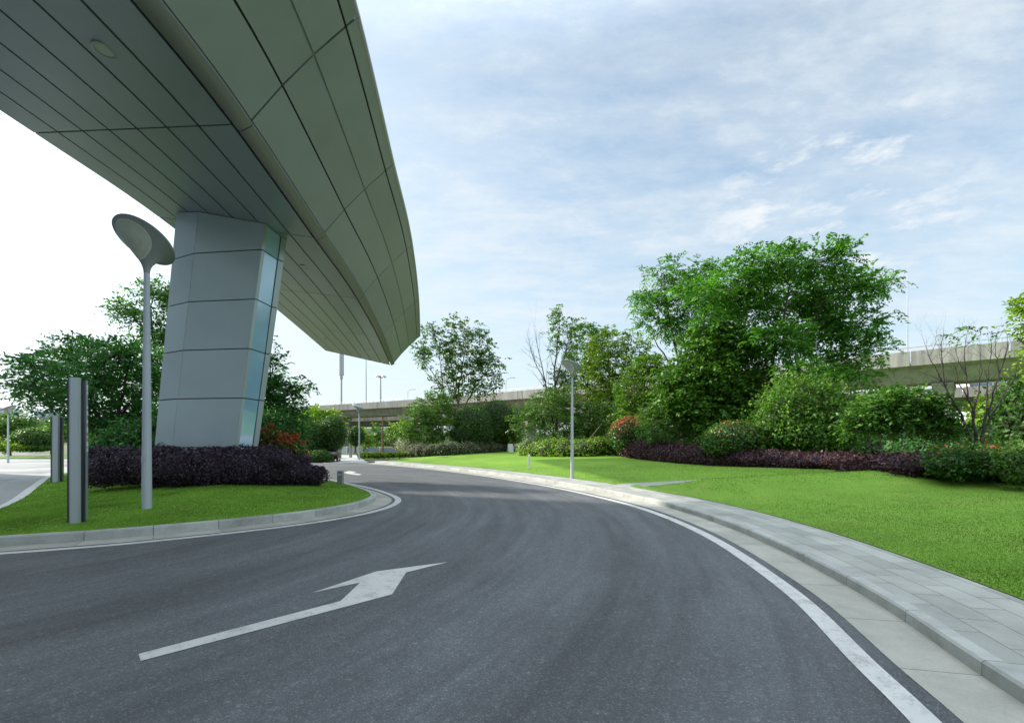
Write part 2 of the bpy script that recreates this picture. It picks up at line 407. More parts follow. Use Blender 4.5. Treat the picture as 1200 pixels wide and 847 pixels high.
# footpath branching off behind the near lawn
pth=spline([(2.75,15.2),(4.2,15.6),(7.0,15.8),(12,15.6),(20,15.0),(40,13)],.4)
nP=normals(pth); V=[];m=len(pth)
for o in (-.6,.45):
    q=pth+nP*o; V.append(np.c_[q,np.where(sdist(q,RCc)<2.1,.1125,lawn_z(q)+.012)])
struct(mesh_np('path',np.vstack(V),np.array([(i,m+i,m+i+1,i+1) for i in range(m-1)])[:, ::-1],M['paving'],uv=np.vstack([np.c_[arclen(pth),np.zeros(m)],np.c_[arclen(pth),np.full(m,1.35)]])))
# island
io=offset(IC,-.79); a0=sN(io,-8.9,6.6); a1=sN(io,-24,32)
ib=[tuple(p) for p in io[a0:a1:2]]
lb=offset(LOTC,.3); k0=sN(lb,-9.2,7.4)
ib+= [tuple(p) for p in lb[k0:][::-1]]
sheet('island_lawn',ib,island_z,M['island_lawn'],.45)
ribbon('island_border',LOTC,.0,.3,.06,.10,M['light_stone'])
ribbon('car_park_edge',LOTC,-.95,0,.012,.012,M['lot_edge'])
sheet('car_park',[tuple(p) for p in LOTC]+[(-29,34),(-30,44),(-75,44),(-75,-2),(-16,-2)],.007,M['lot'])
# driveway beyond the bend and red path
sheet('driveway',[tuple(G(x,y)[:2]) for x,y in ((378,542.6),(432,541.8),(424,537.5),(418,533.2),(396,533.2),(388,537))],.003,M['light_stone'])
sheet('red_path',[(-60,92),(10,82),(60,60),(62,64),(12,88),(-60,99)],-.02,M['red_ground'])
# low wooded rise on the horizon
V=[];n_=160
for i in range(n_+1):
    X=-520+1040*i/n_; h=7.5+2.2*math.sin(i*.21)+1.4*math.sin(i*.57+1)+.9*math.sin(i*1.3)
    V+=[(X,300+.02*abs(X),-1),(X,306+.02*abs(X),h*.75),(X,325+.02*abs(X),h),(X,420,-1)]
struct(mesh_np('hills',np.array(V),np.array([(4*i+k,4*i+4+k,4*i+5+k,4*i+1+k) for i in range(n_) for k in range(3)]),M['wood_rise'],smooth=True))
# painted arrows
def flat(name,px,z):
    o=sheet(name,[tuple(G(x,y)[:2]) for x,y in px],z,M['paint']); return o
flat('lane_arrow',[(162.4,766.3),(399,704.3),(422,682.6),(366,694.5),(441,669.5),(525,658.5),(476,670.7),(459.6,696.3),(420,707),(164.7,774.7)],.0045)
flat('turn_arrow',[(402.5,553.7),(408.5,551.8),(418,552.7),(413,553.9),(424,555.7),(420.5,556.7),(408,555.2)],.0045)

# ------------------------------------------------------------------ leaves and wood
def rot_basis(N):
    a=np.where(np.abs(N[:,2:3])<.9,np.array([[0,0,1.]]),np.array([[1.,0,0]])); t=np.cross(N,a); t/=np.linalg.norm(t,axis=1)[:,None]+1e-9
    return t,np.cross(N,t)
def leaves(name, Pn, N, L, mats, parent, org, aspect=.5, midx=None, U=None):
    n=len(Pn); N=N/(np.linalg.norm(N,axis=1)[:,None]+1e-9); t,b=rot_basis(N); th=rng.uniform(0,2*np.pi,n)[:,None]
    u=t*np.cos(th)+b*np.sin(th)
    if U is not None:
        u=U-N*(U*N).sum(1)[:,None]; u/=np.linalg.norm(u,axis=1)[:,None]+1e-9
    w=np.cross(N,u); L=np.asarray(L).reshape(-1,1)*np.ones((n,1)); W=L*aspect
    V=np.empty((n,4,3)); V[:,0]=Pn-u*L*.5; V[:,1]=Pn+w*W*.5+N*L*.12; V[:,2]=Pn+u*L*.5-N*L*.06; V[:,3]=Pn-w*W*.5+N*L*.12
    return mesh_np(name,V.reshape(-1,3),np.arange(4*n).reshape(n,4),mats,parent,org,midx)
def unit(n):
    v=rng.normal(size=(n,3)); return v/np.linalg.norm(v,axis=1)[:,None]
def bez(a,b,c,n=6):
    t=np.linspace(0,1,n)[:,None]; return (1-t)**2*a+2*t*(1-t)*b+t*t*c
_ph=rng.uniform(0,6.28,(8,)); _kv=rng.normal(size=(8,3))*1.0
def wob(v,s=1.0):
    return sum(np.sin(v@(_kv[i]*s*(1+.5*i))+_ph[i])/(1+.4*i) for i in range(8))/3.0
def sprays(cc,u,nr,nl,length,leafL,droop,cs,flat,loose=.35):
    """leafy shoots: nr shoots at every clump, each with nl leaflets in two ranks along a drooping stalk"""
    m=len(cc); b=cc[:,None,:]+np.clip(rng.normal(size=(m,nr,3)),-1.8,1.8)*np.array([cs,cs,cs*flat])*.75
    r=u[:,None,:]*.7+rng.normal(size=(m,nr,3))*.55+np.array([0,0,.12]); r/=np.linalg.norm(r,axis=2)[...,None]
    ln=length*rng.uniform(.6,1.3,(m,nr)); sv_=np.linspace(.12,1,nl)
    P_=b[:,:,None,:]+r[:,:,None,:]*(ln[:,:,None]*sv_)[...,None]; P_[...,2]-=droop*ln[:,:,None]*sv_**2
    t=np.repeat(r[:,:,None,:],nl,2).copy(); t[...,2]-=2*droop*sv_; side=np.cross(t,np.array([0,0,1.])); side/=np.linalg.norm(side,axis=3)[...,None]+1e-6
    sg=np.where(np.arange(nl)%2==0,1.,-1.)[None,None,:,None]
    U=side*sg*.85+t*.5+rng.normal(size=t.shape)*loose*.5; U/=np.linalg.norm(U,axis=3)[...,None]
    N=np.cross(t,side); N*=np.sign(N[...,2:3]+1e-9); N=N+rng.normal(size=t.shape)*loose
    P_=P_+U*leafL*.5
    return P_.reshape(-1,3),N.reshape(-1,3),U.reshape(-1,3)
def tree(name,label,cat,d,stems,lobes,leaf='l_mid',bark='bark',r0=.12,L=.16,n=9000,cs=.35,flat=.6,group=None,dep=.85,hollow=.35,up=.6,base=None,twigs=.45,aspect=.5,crown='crown',tw=.012,second=None,ncl=None,bump=.28,fine=0,rend=.3,nl=7,rl=None,droop=.25,loose=.45):
    """stems: pixel polylines from the ground up; lobes: (x, y, rx, ry[, dz]) pixel ellipses standing at distance d"""
    n=int(n*1.8); ncl=int(ncl*1.35) if ncl and ncl>40 else ncl
    b=np.array(base) if base is not None else at(stems[0][0][0],d)
    root=thing(name,label,cat,b,group); k=d/F
    sp=[]; mb=MB()
    for s in stems:
        pts=[P(x,y,d+(q[0] if q else 0)) for x,y,*q in s]
        if base is None and s is stems[0]: pts[0]=b.copy(); pts[0][2]-=.1
        pts=np.array(pts); c=np.array([np.interp(np.linspace(0,len(pts)-1,3*len(pts)),np.arange(len(pts)),pts[:,i]) for i in range(3)]).T
        c[1:-1]+=rng.normal(size=c[1:-1].shape)*.02*d/20
        rr=np.linspace(1,rend,len(c))**1.1*r0*(1 if s is stems[0] else .72)
        if sp:
            ap=np.vstack([q[0] for q in sp]); ar=np.concatenate([q[1] for q in sp]); j=np.argmin(((ap-c[0])**2).sum(1))
            if np.linalg.norm(ap[j]-c[0])<1.2: rr=np.minimum(rr,np.linspace(1,rend,len(c))*ar[j]*.9); c[0]=ap[j]
        mb.tube(c,rr,7); sp.append((c,rr))
    for _ in range(fine):
        c,rr=sp[rng.integers(len(sp))]; q=int(len(c)*rng.uniform(.3,1)); q=min(max(q,1),len(c)-1); a=c[q]; t=c[q]-c[q-1]; t=t/(np.linalg.norm(t)+1e-9)
        v=t+rng.normal(size=3)*.55+np.array([0,0,.3]); v/=np.linalg.norm(v); ln=rng.uniform(.35,1.25)*d/20; e=a+v*ln; m_=(a+e)/2+rng.normal(size=3)*.06*ln
        r_=min(rr[q]*.55,tw*1.5); mb.tube(bez(a,m_,e,4),[r_,r_*.8,r_*.55,r_*.25],4,False)
        for _k in range(3):
            f_=rng.uniform(.35,.95); a2=a+(e-a)*f_; v2=v+rng.normal(size=3)*.6; v2/=np.linalg.norm(v2); e2=a2+v2*ln*rng.uniform(.25,.5); mb.tube([a2,(a2+e2)/2+rng.normal(size=3)*.02*ln,e2],[r_*.45,r_*.35,r_*.15],3,False)
    allp=np.vstack([c for c,_ in sp]); allr=np.concatenate([r for _,r in sp])
    C=[];D=[];areas=[]
    LB=[]
    for lb in lobes:
        x,y,rx,ry=lb[:4]; dz=lb[4] if len(lb)>4 else 0; c=P(x,y,d+dz); rad=np.array([rx*k,.5*(rx+ry)*k*dep,ry*k]); LB.append((c,rad))
    tot=sum(r[0]*r[2] for _,r in LB); N_cl=ncl or max(12,int(n/ 34))
    PP=[];NN=[];UU=[]; rl=rl or L*2.2
    for c,rad in LB:
        m=max(4,int(N_cl*rad[0]*rad[2]/tot)); rad=np.maximum(.45*rad,rad-rl*.22); u=unit(m); rr=hollow+(1-hollow)*rng.uniform(0,1,m)**.55
        rr*=1+bump*wob(u*2.2+c)
        cc=c+u*rad*rr[:,None]
        # limb
        dz=allp[:,2]<c[2]-.15*rad[2]; cand=np.where(dz)[0] if dz.any() else np.arange(len(allp))
        q=cand[np.argmin(((allp[cand]-c)**2).sum(1)+.6*np.maximum(0,allp[cand,2]-c[2]+.6*rad[2])**2)]
        st=allp[q]; mid=(st+c)/2+np.array([0,0,.12*np.linalg.norm(c-st)])
        ls=np.linalg.norm(c-st)
        lr=min(allr[q]*.8,.03+.018*ls)
        mb.tube(bez(st,mid,c,6),np.linspace(lr,max(tw*1.4,lr*.4),6),5)
        for e in cc[rng.uniform(size=m)<twigs]:
            s0=c+(st-c)*rng.uniform(-.05,.45); md=(s0+e)/2+np.array([0,0,.1*np.linalg.norm(e-s0)])
            mb.tube(bez(s0,md,e,4),[tw*1.3,tw*1.1,tw*.8,tw*.4],4,False)
        per=max(1,int(round(n*rad[0]*rad[2]/tot/m/nl)))
        p_,n_,u_=sprays(cc,u,per,nl,rl,L,droop,cs,flat,loose); PP.append(p_);NN.append(n_);UU.append(u_)
    mb.build('trunk',M[bark],root,b,smooth=True)
    if PP:
        PP=np.vstack(PP); NN=np.vstack(NN); UU=np.vstack(UU); ok=PP[:,2]>b[2]+.05; PP=PP[ok];NN=NN[ok];UU=UU[ok]
        Ls=L*rng.uniform(.6,1.25,len(PP)); mats=[M[leaf]]; mi=None
        if second: mats.append(M[second[0]]); mi=(rng.uniform(size=len(PP))<second[1]).astype(int)
        leaves(crown,PP,NN,Ls,mats,root,b,aspect,mi,UU)
    return root
def shrub(name,label,cat,ells,leaf,L,n,group=None,base=None,tips=None,wobs=.10,jit=.07,stems=None,aspect=.55,part='foliage',core='twig',loose=0.0,up=.25,wscale=2.5,shoots=None):
    """ells: list of (centre, radii); leaves cover the outside of their union, a twiggy core fills it"""
    ells=[(np.array(c,float),np.array(r,float)) for c,r in ells]
    b=np.array(base,float) if base is not None else ells[0][0]*np.array([1,1,0])+np.array([0,0,terrain(*ells[0][0][:2])])
    root=thing(name,label,cat,b,group)
    A=np.array([((r[0]*r[1])**1.6+(r[0]*r[2])**1.6+(r[1]*r[2])**1.6)**(1/1.6) for _,r in ells]); cnt=np.maximum(20,(n*1.5*A/A.sum()).astype(int))
    PP=[];NN=[];RZ=[]
    V=[];Fq=[];vb=0
    for i,(c,r) in enumerate(ells):
        u=unit(cnt[i]); w=1+wobs*wob(u*r*wscale+c*1.7,1.0)
        p=c+u*r*(w*(1+rng.normal(size=cnt[i])*jit-.02))[:,None]
        nn=u/r; nn/=np.linalg.norm(nn,axis=1)[:,None]; keep=np.ones(len(p),bool)
        for j,(c2,r2) in enumerate(ells):
            if j!=i and np.abs(c2-c).max()<(r+r2).max()*1.2: keep&=(((p-c2)/r2)**2).sum(1)>.74
        keep&=p[:,2]>b[2]-.15-.25*max(0,0)
        PP.append(p[keep]);NN.append(nn[keep])
        # core
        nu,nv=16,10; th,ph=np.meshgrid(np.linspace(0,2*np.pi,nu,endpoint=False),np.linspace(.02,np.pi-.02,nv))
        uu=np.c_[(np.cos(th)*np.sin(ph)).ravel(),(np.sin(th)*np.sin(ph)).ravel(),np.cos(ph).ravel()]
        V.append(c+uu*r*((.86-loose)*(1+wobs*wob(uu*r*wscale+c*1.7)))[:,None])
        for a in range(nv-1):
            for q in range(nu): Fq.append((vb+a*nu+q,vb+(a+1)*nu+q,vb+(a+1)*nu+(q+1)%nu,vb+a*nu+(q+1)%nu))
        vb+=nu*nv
    PP=np.vstack(PP);NN=np.vstack(NN)
    k=int(len(PP)*.03) if shoots is None else int(len(PP)*.03*shoots)
    if k:
        q=rng.integers(0,len(PP),k); nn=NN[q]+np.array([0,0,.7])+rng.normal(size=(k,3))*.45; nn/=np.linalg.norm(nn,axis=1)[:,None]
        sl=L*rng.uniform(1.0,3.6,k)*(1 if not shoots else min(1.5,shoots)); f_=np.linspace(.15,1,7); ex=(PP[q][:,None,:]+nn[:,None,:]*(sl[:,None]*f_)[...,None]+rng.normal(size=(k,7,3))*L*.22).reshape(-1,3)
        PP=np.vstack([PP,ex]); NN=np.vstack([NN,(nn[:,None,:]*.3+rng.normal(size=(k,7,3))*.6).reshape(-1,3)])
    NN=NN*(1-up)+np.array([0,0,up])+.6*rng.normal(size=NN.shape)
    mats=[M[leaf]]; mi=None
    if tips:
        zt=(PP[:,2]-PP[:,2].min())/(np.ptp(PP[:,2])+1e-6); mats.append(M[tips[0]])
        pr=tips[1]*np.clip((zt-tips[2])/(1-tips[2]),0,1)*np.clip(.35+wob(PP*4.0),0,1.6); mi=(rng.uniform(size=len(PP))<pr).astype(int)
    f=leaves(part,PP,NN,L*rng.uniform(.6,1.3,len(PP)),mats,root,b,aspect,mi)
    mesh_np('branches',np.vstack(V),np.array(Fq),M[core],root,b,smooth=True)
    if stems:
        mb=MB()
        for s in stems: mb.tube(s[0],s[1],6)
        mb.build('stem',M['pale_bark'],root,b,smooth=True)
    return root
def E(x,y,rx,ry,d,dep=1.0):
    k=d/F; return (P(x,y,d),(rx*k,.5*(rx+ry)*k*dep,ry*k))

# ------------------------------------------------------------------ overhead canopy
ZL=8.4; ZS=7.2; KR=.875; KL=1.0625      # height of the underside at its left and right edge
SR=spline([(a*KR,b*KR) for a,b in ((-6.2,-8),(-5.75,0),(-5.56,4),(-5.53,6.94),(-5.66,9.69),(-6.24,15.0),(-6.86,20.6),(-8.2,29.1),(-10.33,40.7))],.1)
SL=spline([(a*KL,b*KL) for a,b in ((-10.3,-6.6),(-10.0,0),(-9.92,5),(-9.95,9.96),(-10.2,14.4),(-11.6,24.0),(-13.3,34.1))],.1)
sR=arclen(SR); sL=arclen(SL)
def onR(y): i=np.interp(y,SR[:,1],np.arange(len(SR))); return np.array([np.interp(i,np.arange(len(SR)),SR[:,0]),y])
def onL(y): return np.array([np.interp(y,SL[:,1],SL[:,0]),y])
rowsR=[q*KR for q in (-8,-2,4.4,9.69,15.06,21.5,29.7,40.7)]; rowsL=[q*KL for q in (-6.6,-1.7,4.6,9.96,13.7,19.8,26.5,34.1)]
canopy=thing('overhead_canopy','long curved grey metal canopy roof with panelled underside sweeping overhead','canopy',(-8,14,0))
CO=(-8,14,0)
def soff(f,row,t,z):
    """point on the underside: f across (0 left), t along within row"""
    yl=rowsL[row]+(rowsL[row+1]-rowsL[row])*t; yr=rowsR[row]+(rowsR[row+1]-rowsR[row])*t
    a=onL(yl); b=onR(yr); p=a+(b-a)*f; return (p[0],p[1],ZL+(ZS-ZL)*f+z)
mb=MB(); bk=MB(); gap=.020
for row in range(len(rowsR)-1):
    Lr=rowsR[row+1]-rowsR[row]
    for k in range(7):
        f0=k/7+gap/4.4/1.0; f1=(k+1)/7-gap/4.4
        if k==0: f0=.0
        if k==6: f1=1.0-.03/4.4
        ts=np.linspace(gap/Lr,1-gap/Lr,7)
        rb=[[soff(f0,row,t,0),soff(f1,row,t,0),soff(f1,row,t,.03),soff(f0,row,t,.03)] for t in ts]
        mb.rings(rb)
    ts=np.linspace(0,1,9); rb=[[soff(.012,row,t,.05),soff(.985,row,t,.05)] for t in ts]
    for a,b in zip(rb[:-1],rb[1:]): bk.add([a[0],a[1],b[1],b[0]],[(0,1,2,3)])
mb.build('soffit',M['soffit'],canopy,CO); bk.build('backing',M['dark'],canopy,CO)
NRm=normals(SR)
def fasc(y,t,push=0.0):
    """point of the sloped side: t=0 foot, t=1 top"""
    i=np.argmin(np.abs(SR[:,1]-y)); p=onR(y); n=NRm[i]
    o=.28+1.84*t-.09*math.sin(math.pi*t)+push*.72; z=ZS+.16+1.99*t-push*.69
    return (p[0]+n[0]*o,p[1]+n[1]*o,z)
mb=MB(); bk=MB(); rowsF=[q*KR for q in (-8,-2,4.4,9.8,15.1,21.4,29.6,40.4)]; cutsF=[0,.33,.63,.91,1.0]
for row in range(len(rowsF)-1):
    a,b=rowsF[row],rowsF[row+1]
    for k in range(4):
        t0=cutsF[k]+(.0075 if k else 0); t1=cutsF[k+1]-(.0075 if k<3 else 0); ys=np.linspace(a+.022,b-.022,9)
        mb.rings([[fasc(y,t0,0),fasc(y,t1,0),fasc(y,t1,-.03),fasc(y,t0,-.03)] for y in ys])
ys=np.linspace(-8*KR,40.38*KR,60)
bk.rings([[fasc(y,0.004,-.05),fasc(y,.5,-.05),fasc(y,.99,-.05),fasc(y,.99,-.07),fasc(y,.5,-.07),fasc(y,.004,-.07)] for y in ys])
mb.build('fascia',M['fascia'],canopy,CO); bk.build('fascia_backing',M['dark'],canopy,CO)
# rounded drip strip between the underside and the side, in lengths
mb=MB()
def stripring(y):
    p=onR(y); n=NRm[np.argmin(np.abs(SR[:,1]-y))]; out=[]
    for o,z in ((.045,ZS+.04),(.05,ZS-.045),(.09,ZS-.05),(.27,ZS+.045),(.29,ZS+.08),(.27,ZS+.15),(.045,ZS+.15)): out.append((p[0]+n[0]*o,p[1]+n[1]*o,z))
    return out
for a,b in zip(rowsF[:-1],rowsF[1:]): mb.rings([stripring(y) for y in np.linspace(a+.012,b-.012,9)])
mb.build('drip_strip',M['strip'],canopy,CO,smooth=True)
mb=MB()
for a,b in zip(rowsF[:-1],rowsF[1:]):
    rg=[]
    for y in np.linspace(a+.01,b-.01,9):
        x0,y0,z0=fasc(y,1.0); n=NRm[np.argmin(np.abs(SR[:,1]-y))]
        rg.append([(x0+n[0]*o,y0+n[1]*o,z0+z) for o,z in ((.012,.004),(.055,.015),(.06,.06),(.03,.11),(-.06,.11),(-.06,.05))])
    mb.rings(rg)
mb.build('top_rail',M['trim'],canopy,CO)
# roof deck, left edge and end caps close the body
mb=MB(); rg=[]
for f in np.linspace(0,1,60):
    y=KR*(-8+48.3*f); yl=KL*(-6.6+40.68*f); a=onL(yl); b=fasc(y,.985,-.08)
    rg.append([(a[0],a[1],ZL+.052),(a[0]-.02,a[1],ZL+.35),(a[0]+1.6,a[1],ZL+1.1),(b[0]-.3,b[1],b[2]+.10),(b[0],b[1],b[2]-.02),(onR(y)[0]+.1,y,ZS+.156)])
mb.rings(rg); mb.build('roof_deck',M['fascia'],canopy,CO)
for x,y in ((123,58),(357.5,312.5),(382,397),(432,409)):
    z=ZS
    for _ in range(30):
        k=(z-EYE)/(HZ-y); c=((x-600)*k,F*k); a=onL(c[1]); b=onR(c[1]); z=.5*z+.5*(ZL+(ZS-ZL)*(c[0]-a[0])/(b[0]-a[0]))
    c=(*c,z-.003); mb=MB()
    rr=[(.17,.0),(.17,-.02),(.13,-.024),(.125,-.006)]
    mb.rings([[(c[0]+r*math.cos(q),c[1]+r*math.sin(q),c[2]-.001+z) for q in np.linspace(0,2*math.pi,24,endpoint=False)] for r,z in rr],False,False)
    o=mb.build('downlight',M['trim'],canopy,CO,True)
    l=MB(); l.tube([(c[0],c[1],c[2]-.003),(c[0],c[1],c[2]-.010)],.126,24); l.build('lens',M['lens'],o,CO)

# ------------------------------------------------------------------ pillar
pil=thing('support_pillar','broad leaning pillar clad in blue grey metal panels with a glass side','pillar',(-8.9,14.8,0)); PO=(-8.9,14.8,0)
cD=[13.75,13.27,13.0,13.1,13.75,13.9]; zT=[8.23,8.02,7.5,7.5,7.35,7.33]; xb=[181,202,275.5,280,296.5,302.5]; xt=[207,233,310.5,314.5,329,335.5]
ZB=1.41
def corner(i,z):
    t=(z-ZB)/(zT[i]-ZB); x=xb[i]+(xt[i]-xb[i])*t; return np.array([(x-600)/F*cD[i],cD[i],z])
back0=[np.array([-8.75,15.7]),np.array([-10.2,15.3])]; back1=[np.array([-8.0,15.7]),np.array([-9.6,15.3])]
def zu(i):
    q=np.r_[back1[i-6],0] if i>5 else corner(i,zT[i]); a=onL(q[1]); b=onR(q[1]); return ZL+(ZS-ZL)*(q[0]-a[0])/(b[0]-a[0])-.012
def ringp(z,grow=0.0):
    top=z>8.5                                  # above everything: cut each corner off at the sloping underside
    r=[corner(i,zu(i) if top else z) for i in range(6)]+[np.r_[back0[j]+(back1[j]-back0[j])*((zu(6+j) if top else z)-ZB)/6.3,(zu(6+j) if top else z)] for j in range(2)]
    c=np.mean(r,axis=0); return [c+(p-c)*(1+grow) if grow else p for p in r]
levels=[-.3]+[ZB+1.345*k for k in range(5)]+[9.0]
core=MB(); core.rings([ringp(-.4,-.03),ringp(ZB,-.03),ringp(9.0,-.03)]); core.build('core',M['dark'],pil,PO)
fr=MB();ed=MB();gl=MB();bb=MB()
def panel(mb,i,j,z0,z1,sh=0.0):
    g=.014
    def pts(z):
        r=ringp(z); a,b=r[i],r[j]; w=np.linalg.norm(b-a); e=min(.006/w,.2); return a+(b-a)*e,b-(b-a)*e
    a0,b0=pts(z0+g); a1,b1=pts(z1-g); n=np.cross(b0-a0,a1-a0); n/=np.linalg.norm(n)
    n*= -1 if n@(np.mean(ringp(z0),axis=0)-a0)>0 else 1
    A=[a0,b0,b1,a1]; mb.prism([p-n*(.045+sh) for p in A],[p-n*sh for p in A])
for z0,z1 in zip(levels[:-1],levels[1:]):
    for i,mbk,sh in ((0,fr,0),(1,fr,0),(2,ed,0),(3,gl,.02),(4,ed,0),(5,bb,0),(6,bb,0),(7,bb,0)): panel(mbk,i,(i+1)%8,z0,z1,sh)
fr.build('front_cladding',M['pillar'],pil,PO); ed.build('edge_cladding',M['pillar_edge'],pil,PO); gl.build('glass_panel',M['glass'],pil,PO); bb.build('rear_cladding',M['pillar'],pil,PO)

# ------------------------------------------------------------------ lamps, pylons, posts
def lamp(label,base,H,front,scale=1.0,group='street lamps with oval heads',tilt=24):
    root=thing('street_lamp',label,'street lamp',base,group,0.0); z0=H-1.07*scale
    mb=MB(); mb.tube([(0,0,-.1),(0,0,.5),(0,0,z0*.55),(0,0,z0)],[.085*scale,.083*scale,.068*scale,.05*scale],16,False); mb.build('pole',M['lamp_grey'],root,smooth=True)
    c=MB(); c.box((0,-.085*scale,.95),(.075,.012,.12)); c.build('access_cover',M['lamp_grey'],root)
    fv=Vector((math.cos(front),math.sin(front),0)); sv=Vector((-fv.y,fv.x,0)); T=R(tilt); S=scale
    rim_c=Vector((0,0,H-.47*S))+fv*(.05*S)
    def ring(t,N=40):
        e=(.12*t+.88*t*t)*(1-.5*max(0,.4-t)/.4); r1=.05*S+(.57-.05)*S*e; r2=.05*S+(.47-.05)*S*e; cc=Vector((0,0,z0)).lerp(rim_c,t); cc-=fv*(.06*S*(t-e)); a=T*t
        return [cc+fv*(math.cos(q)*r1*math.cos(a))+Vector((0,0,1))*(math.cos(q)*r1*math.sin(a))+sv*(math.sin(q)*r2) for q in np.linspace(0,2*math.pi,N,endpoint=False)]
    rg=[ring(t) for t in (0,.1,.2,.3,.4,.5,.6,.68,.76,.83,.89,.94,.98,1.0)]
    up=(Vector((0,0,1))*math.cos(T)-fv*math.sin(T))
    def top(s,h): 
        b=ring(1.0); c0=sum(b,Vector())/len(b); return [c0+(p-c0)*s+up*h*S for p in b]
    rg+=[top(1.0,.02),top(.97,.045),top(.75,.085),top(.4,.11),top(.05,.115)]
    h=MB(); h.rings(rg); hd=h.build('lamp_head',M['lamp_dark'],root,smooth=True)
    # ribbed oval lens following the front of the underside
    bv=BVHTree.FromPolygons([Vector(v) for v in h.v],h.f)
    A=ring(1.0); cen=sum(A,Vector())/len(A); ax=(A[0]-cen).normalized(); nrm=ax.cross(sv).normalized()
    if nrm.z>0: nrm=-nrm
    lc=cen+ax*.19*S
    def onsh(u,v,o):
        p=lc+ax*u*S+sv*v*S; hit_,n_,*_=bv.ray_cast(p+nrm*1.2,-nrm); q=hit_ if hit_ is not None else p
        return q+nrm*o*S
    ra,rb=.30,.285; l=MB(); qs=np.linspace(0,2*math.pi,40,endpoint=False)
    l.rings([[onsh(math.cos(q)*ra*k,math.sin(q)*rb*k,o) for q in qs] for k,o in ((1.06,-.005),(1.06,.012),(1.0,.012),(.99,.003),(.66,.003),(.33,.003),(.02,.003))],False,True)
    l.build('lens_frame',M['lens'],hd)
    for k in range(-11,12):
        v=k*.0245; hw=ra*math.sqrt(max(0,1-(v/rb)**2))*.985
        if hw<.04: continue
        l=MB(); us=np.linspace(-hw,hw,9)
        l.rings([[onsh(u,v-.008,.002),onsh(u,v-.005,.013),onsh(u,v+.005,.013),onsh(u,v+.008,.002)] for u in us]); l.build('lens_rib',M['lens'],hd)
    return root
b1=hit(172,596); H1=(596-256)/F*b1[1]
lamp('tall grey street lamp with oval ribbed head on the island lawn before the pillar',b1,H1,R(262),1.0,tilt=30)
b2=hit(670.5,561); H2=(561-418)/F*b2[1]
lamp('grey street lamp with tilted oval head on the open lawn beside the trees',b2,H2,R(215),.80,tilt=20)
b3=np.array([*G(421,538.5)[:2],0.0]); lamp('slim grey street lamp at the end of the road before the viaduct pier',b3,(538.5-470)/F*b3[1],R(170),1.0)
b4=np.array([*P(9.5,530,34)[:2],0]); lamp('distant street lamp at the far left edge over the round hedge',b4,4.3,R(20),.8)

def pylon(label,base,H,W,rz,marks,pair=0):
    root=thing('information_pylon',label,'sign pylon',base,'metal information pylons on the island',rz)
    mb=MB(); w=W
    mb.prism([(-w*.40,-.055,-.15),(-w*.25,-.09,-.15),(w*.25,-.09,-.15),(w*.40,-.055,-.15),(w*.40,-.022,-.15),(-w*.40,-.022,-.15)],[(-w*.40,-.055,H),(-w*.25,-.09,H),(w*.25,-.09,H),(w*.40,-.055,H),(w*.40,-.022,H),(-w*.40,-.022,H)])
    mb.build('front_panel',M['alu'],root)
    mb=MB(); mb.box((0,.045,H/2-.1),(w*1.14,.13,H+.1)); mb.build('black_core',M['black'],root)
    mb=MB(); mb.box((w*.585,.115,H/2-.09),(.014,.09,H+.12)); mb.build('side_strip',M['alu'],root)
    mb=MB(); mb.box((0,.135,H/2-.1),(w*1.0,.05,H+.1)); mb.build('rear_panel',M['alu'],root)
    if marks:
        for zc,hh in ((.94,.05),(.90,.025),(.80,.02),(.76,.035),(.70,.03),(.64,.045),(.59,.02),(.54,.04),(.50,.03)):
            mb=MB(); mb.box((w*.585+.009,.115,H*zc),(.004,.06,hh*2)); mb.build('lettering',M['white'],root)
    return root
p1=hit(89,612); pylon('tall grey metal pylon standing nearest on the island lawn beside the street lamp',p1,(611-442)/F*p1[1],.19,R(27),True)
p2=hit(66,565); pylon('smaller dark edged metal pylon farther back beside the car park',p2,(565-487)/F*p2[1],.25,R(28),False)
bl=hit(399,567.5); rt=thing('bollard_light','short dark grey box bollard light at the tip of the island lawn','bollard',bl)
mb=MB(); mb.box((0,0,.20),(.17,.17,.46)); mb.build('body',M['lamp_dark'],rt,bevel=.012); mb=MB(); mb.box((0,0,.44),(.175,.175,.025)); mb.build('cap',M['lamp_grey'],rt,bevel=.008); mb=MB(); mb.box((0,-.088,.33),(.12,.006,.06)); mb.build('lens',M['lens'],rt)
mk=hit(620,548.5); rt=thing('marker_post','small white square marker post standing alone on the far lawn','post',mk); hm=15.5/F*mk[1]
mb=MB(); mb.prism([(-.06,-.06,-.1),(.06,-.06,-.1),(.06,.06,-.1),(-.06,.06,-.1)],[(-.06,-.06,hm-.04),(.06,-.06,hm-.04),(.06,.06,hm-.04),(-.06,.06,hm-.04)]); mb.build('shaft',M['white'],rt)
mb=MB(); mb.prism([(-.06,-.06,hm-.04),(.06,-.06,hm-.04),(.06,.06,hm-.04),(-.06,.06,hm-.04)],[(-.02,-.02,hm),(.02,-.02,hm),(.02,.02,hm),(-.02,.02,hm)]); mb.build('tip',M['white'],rt)

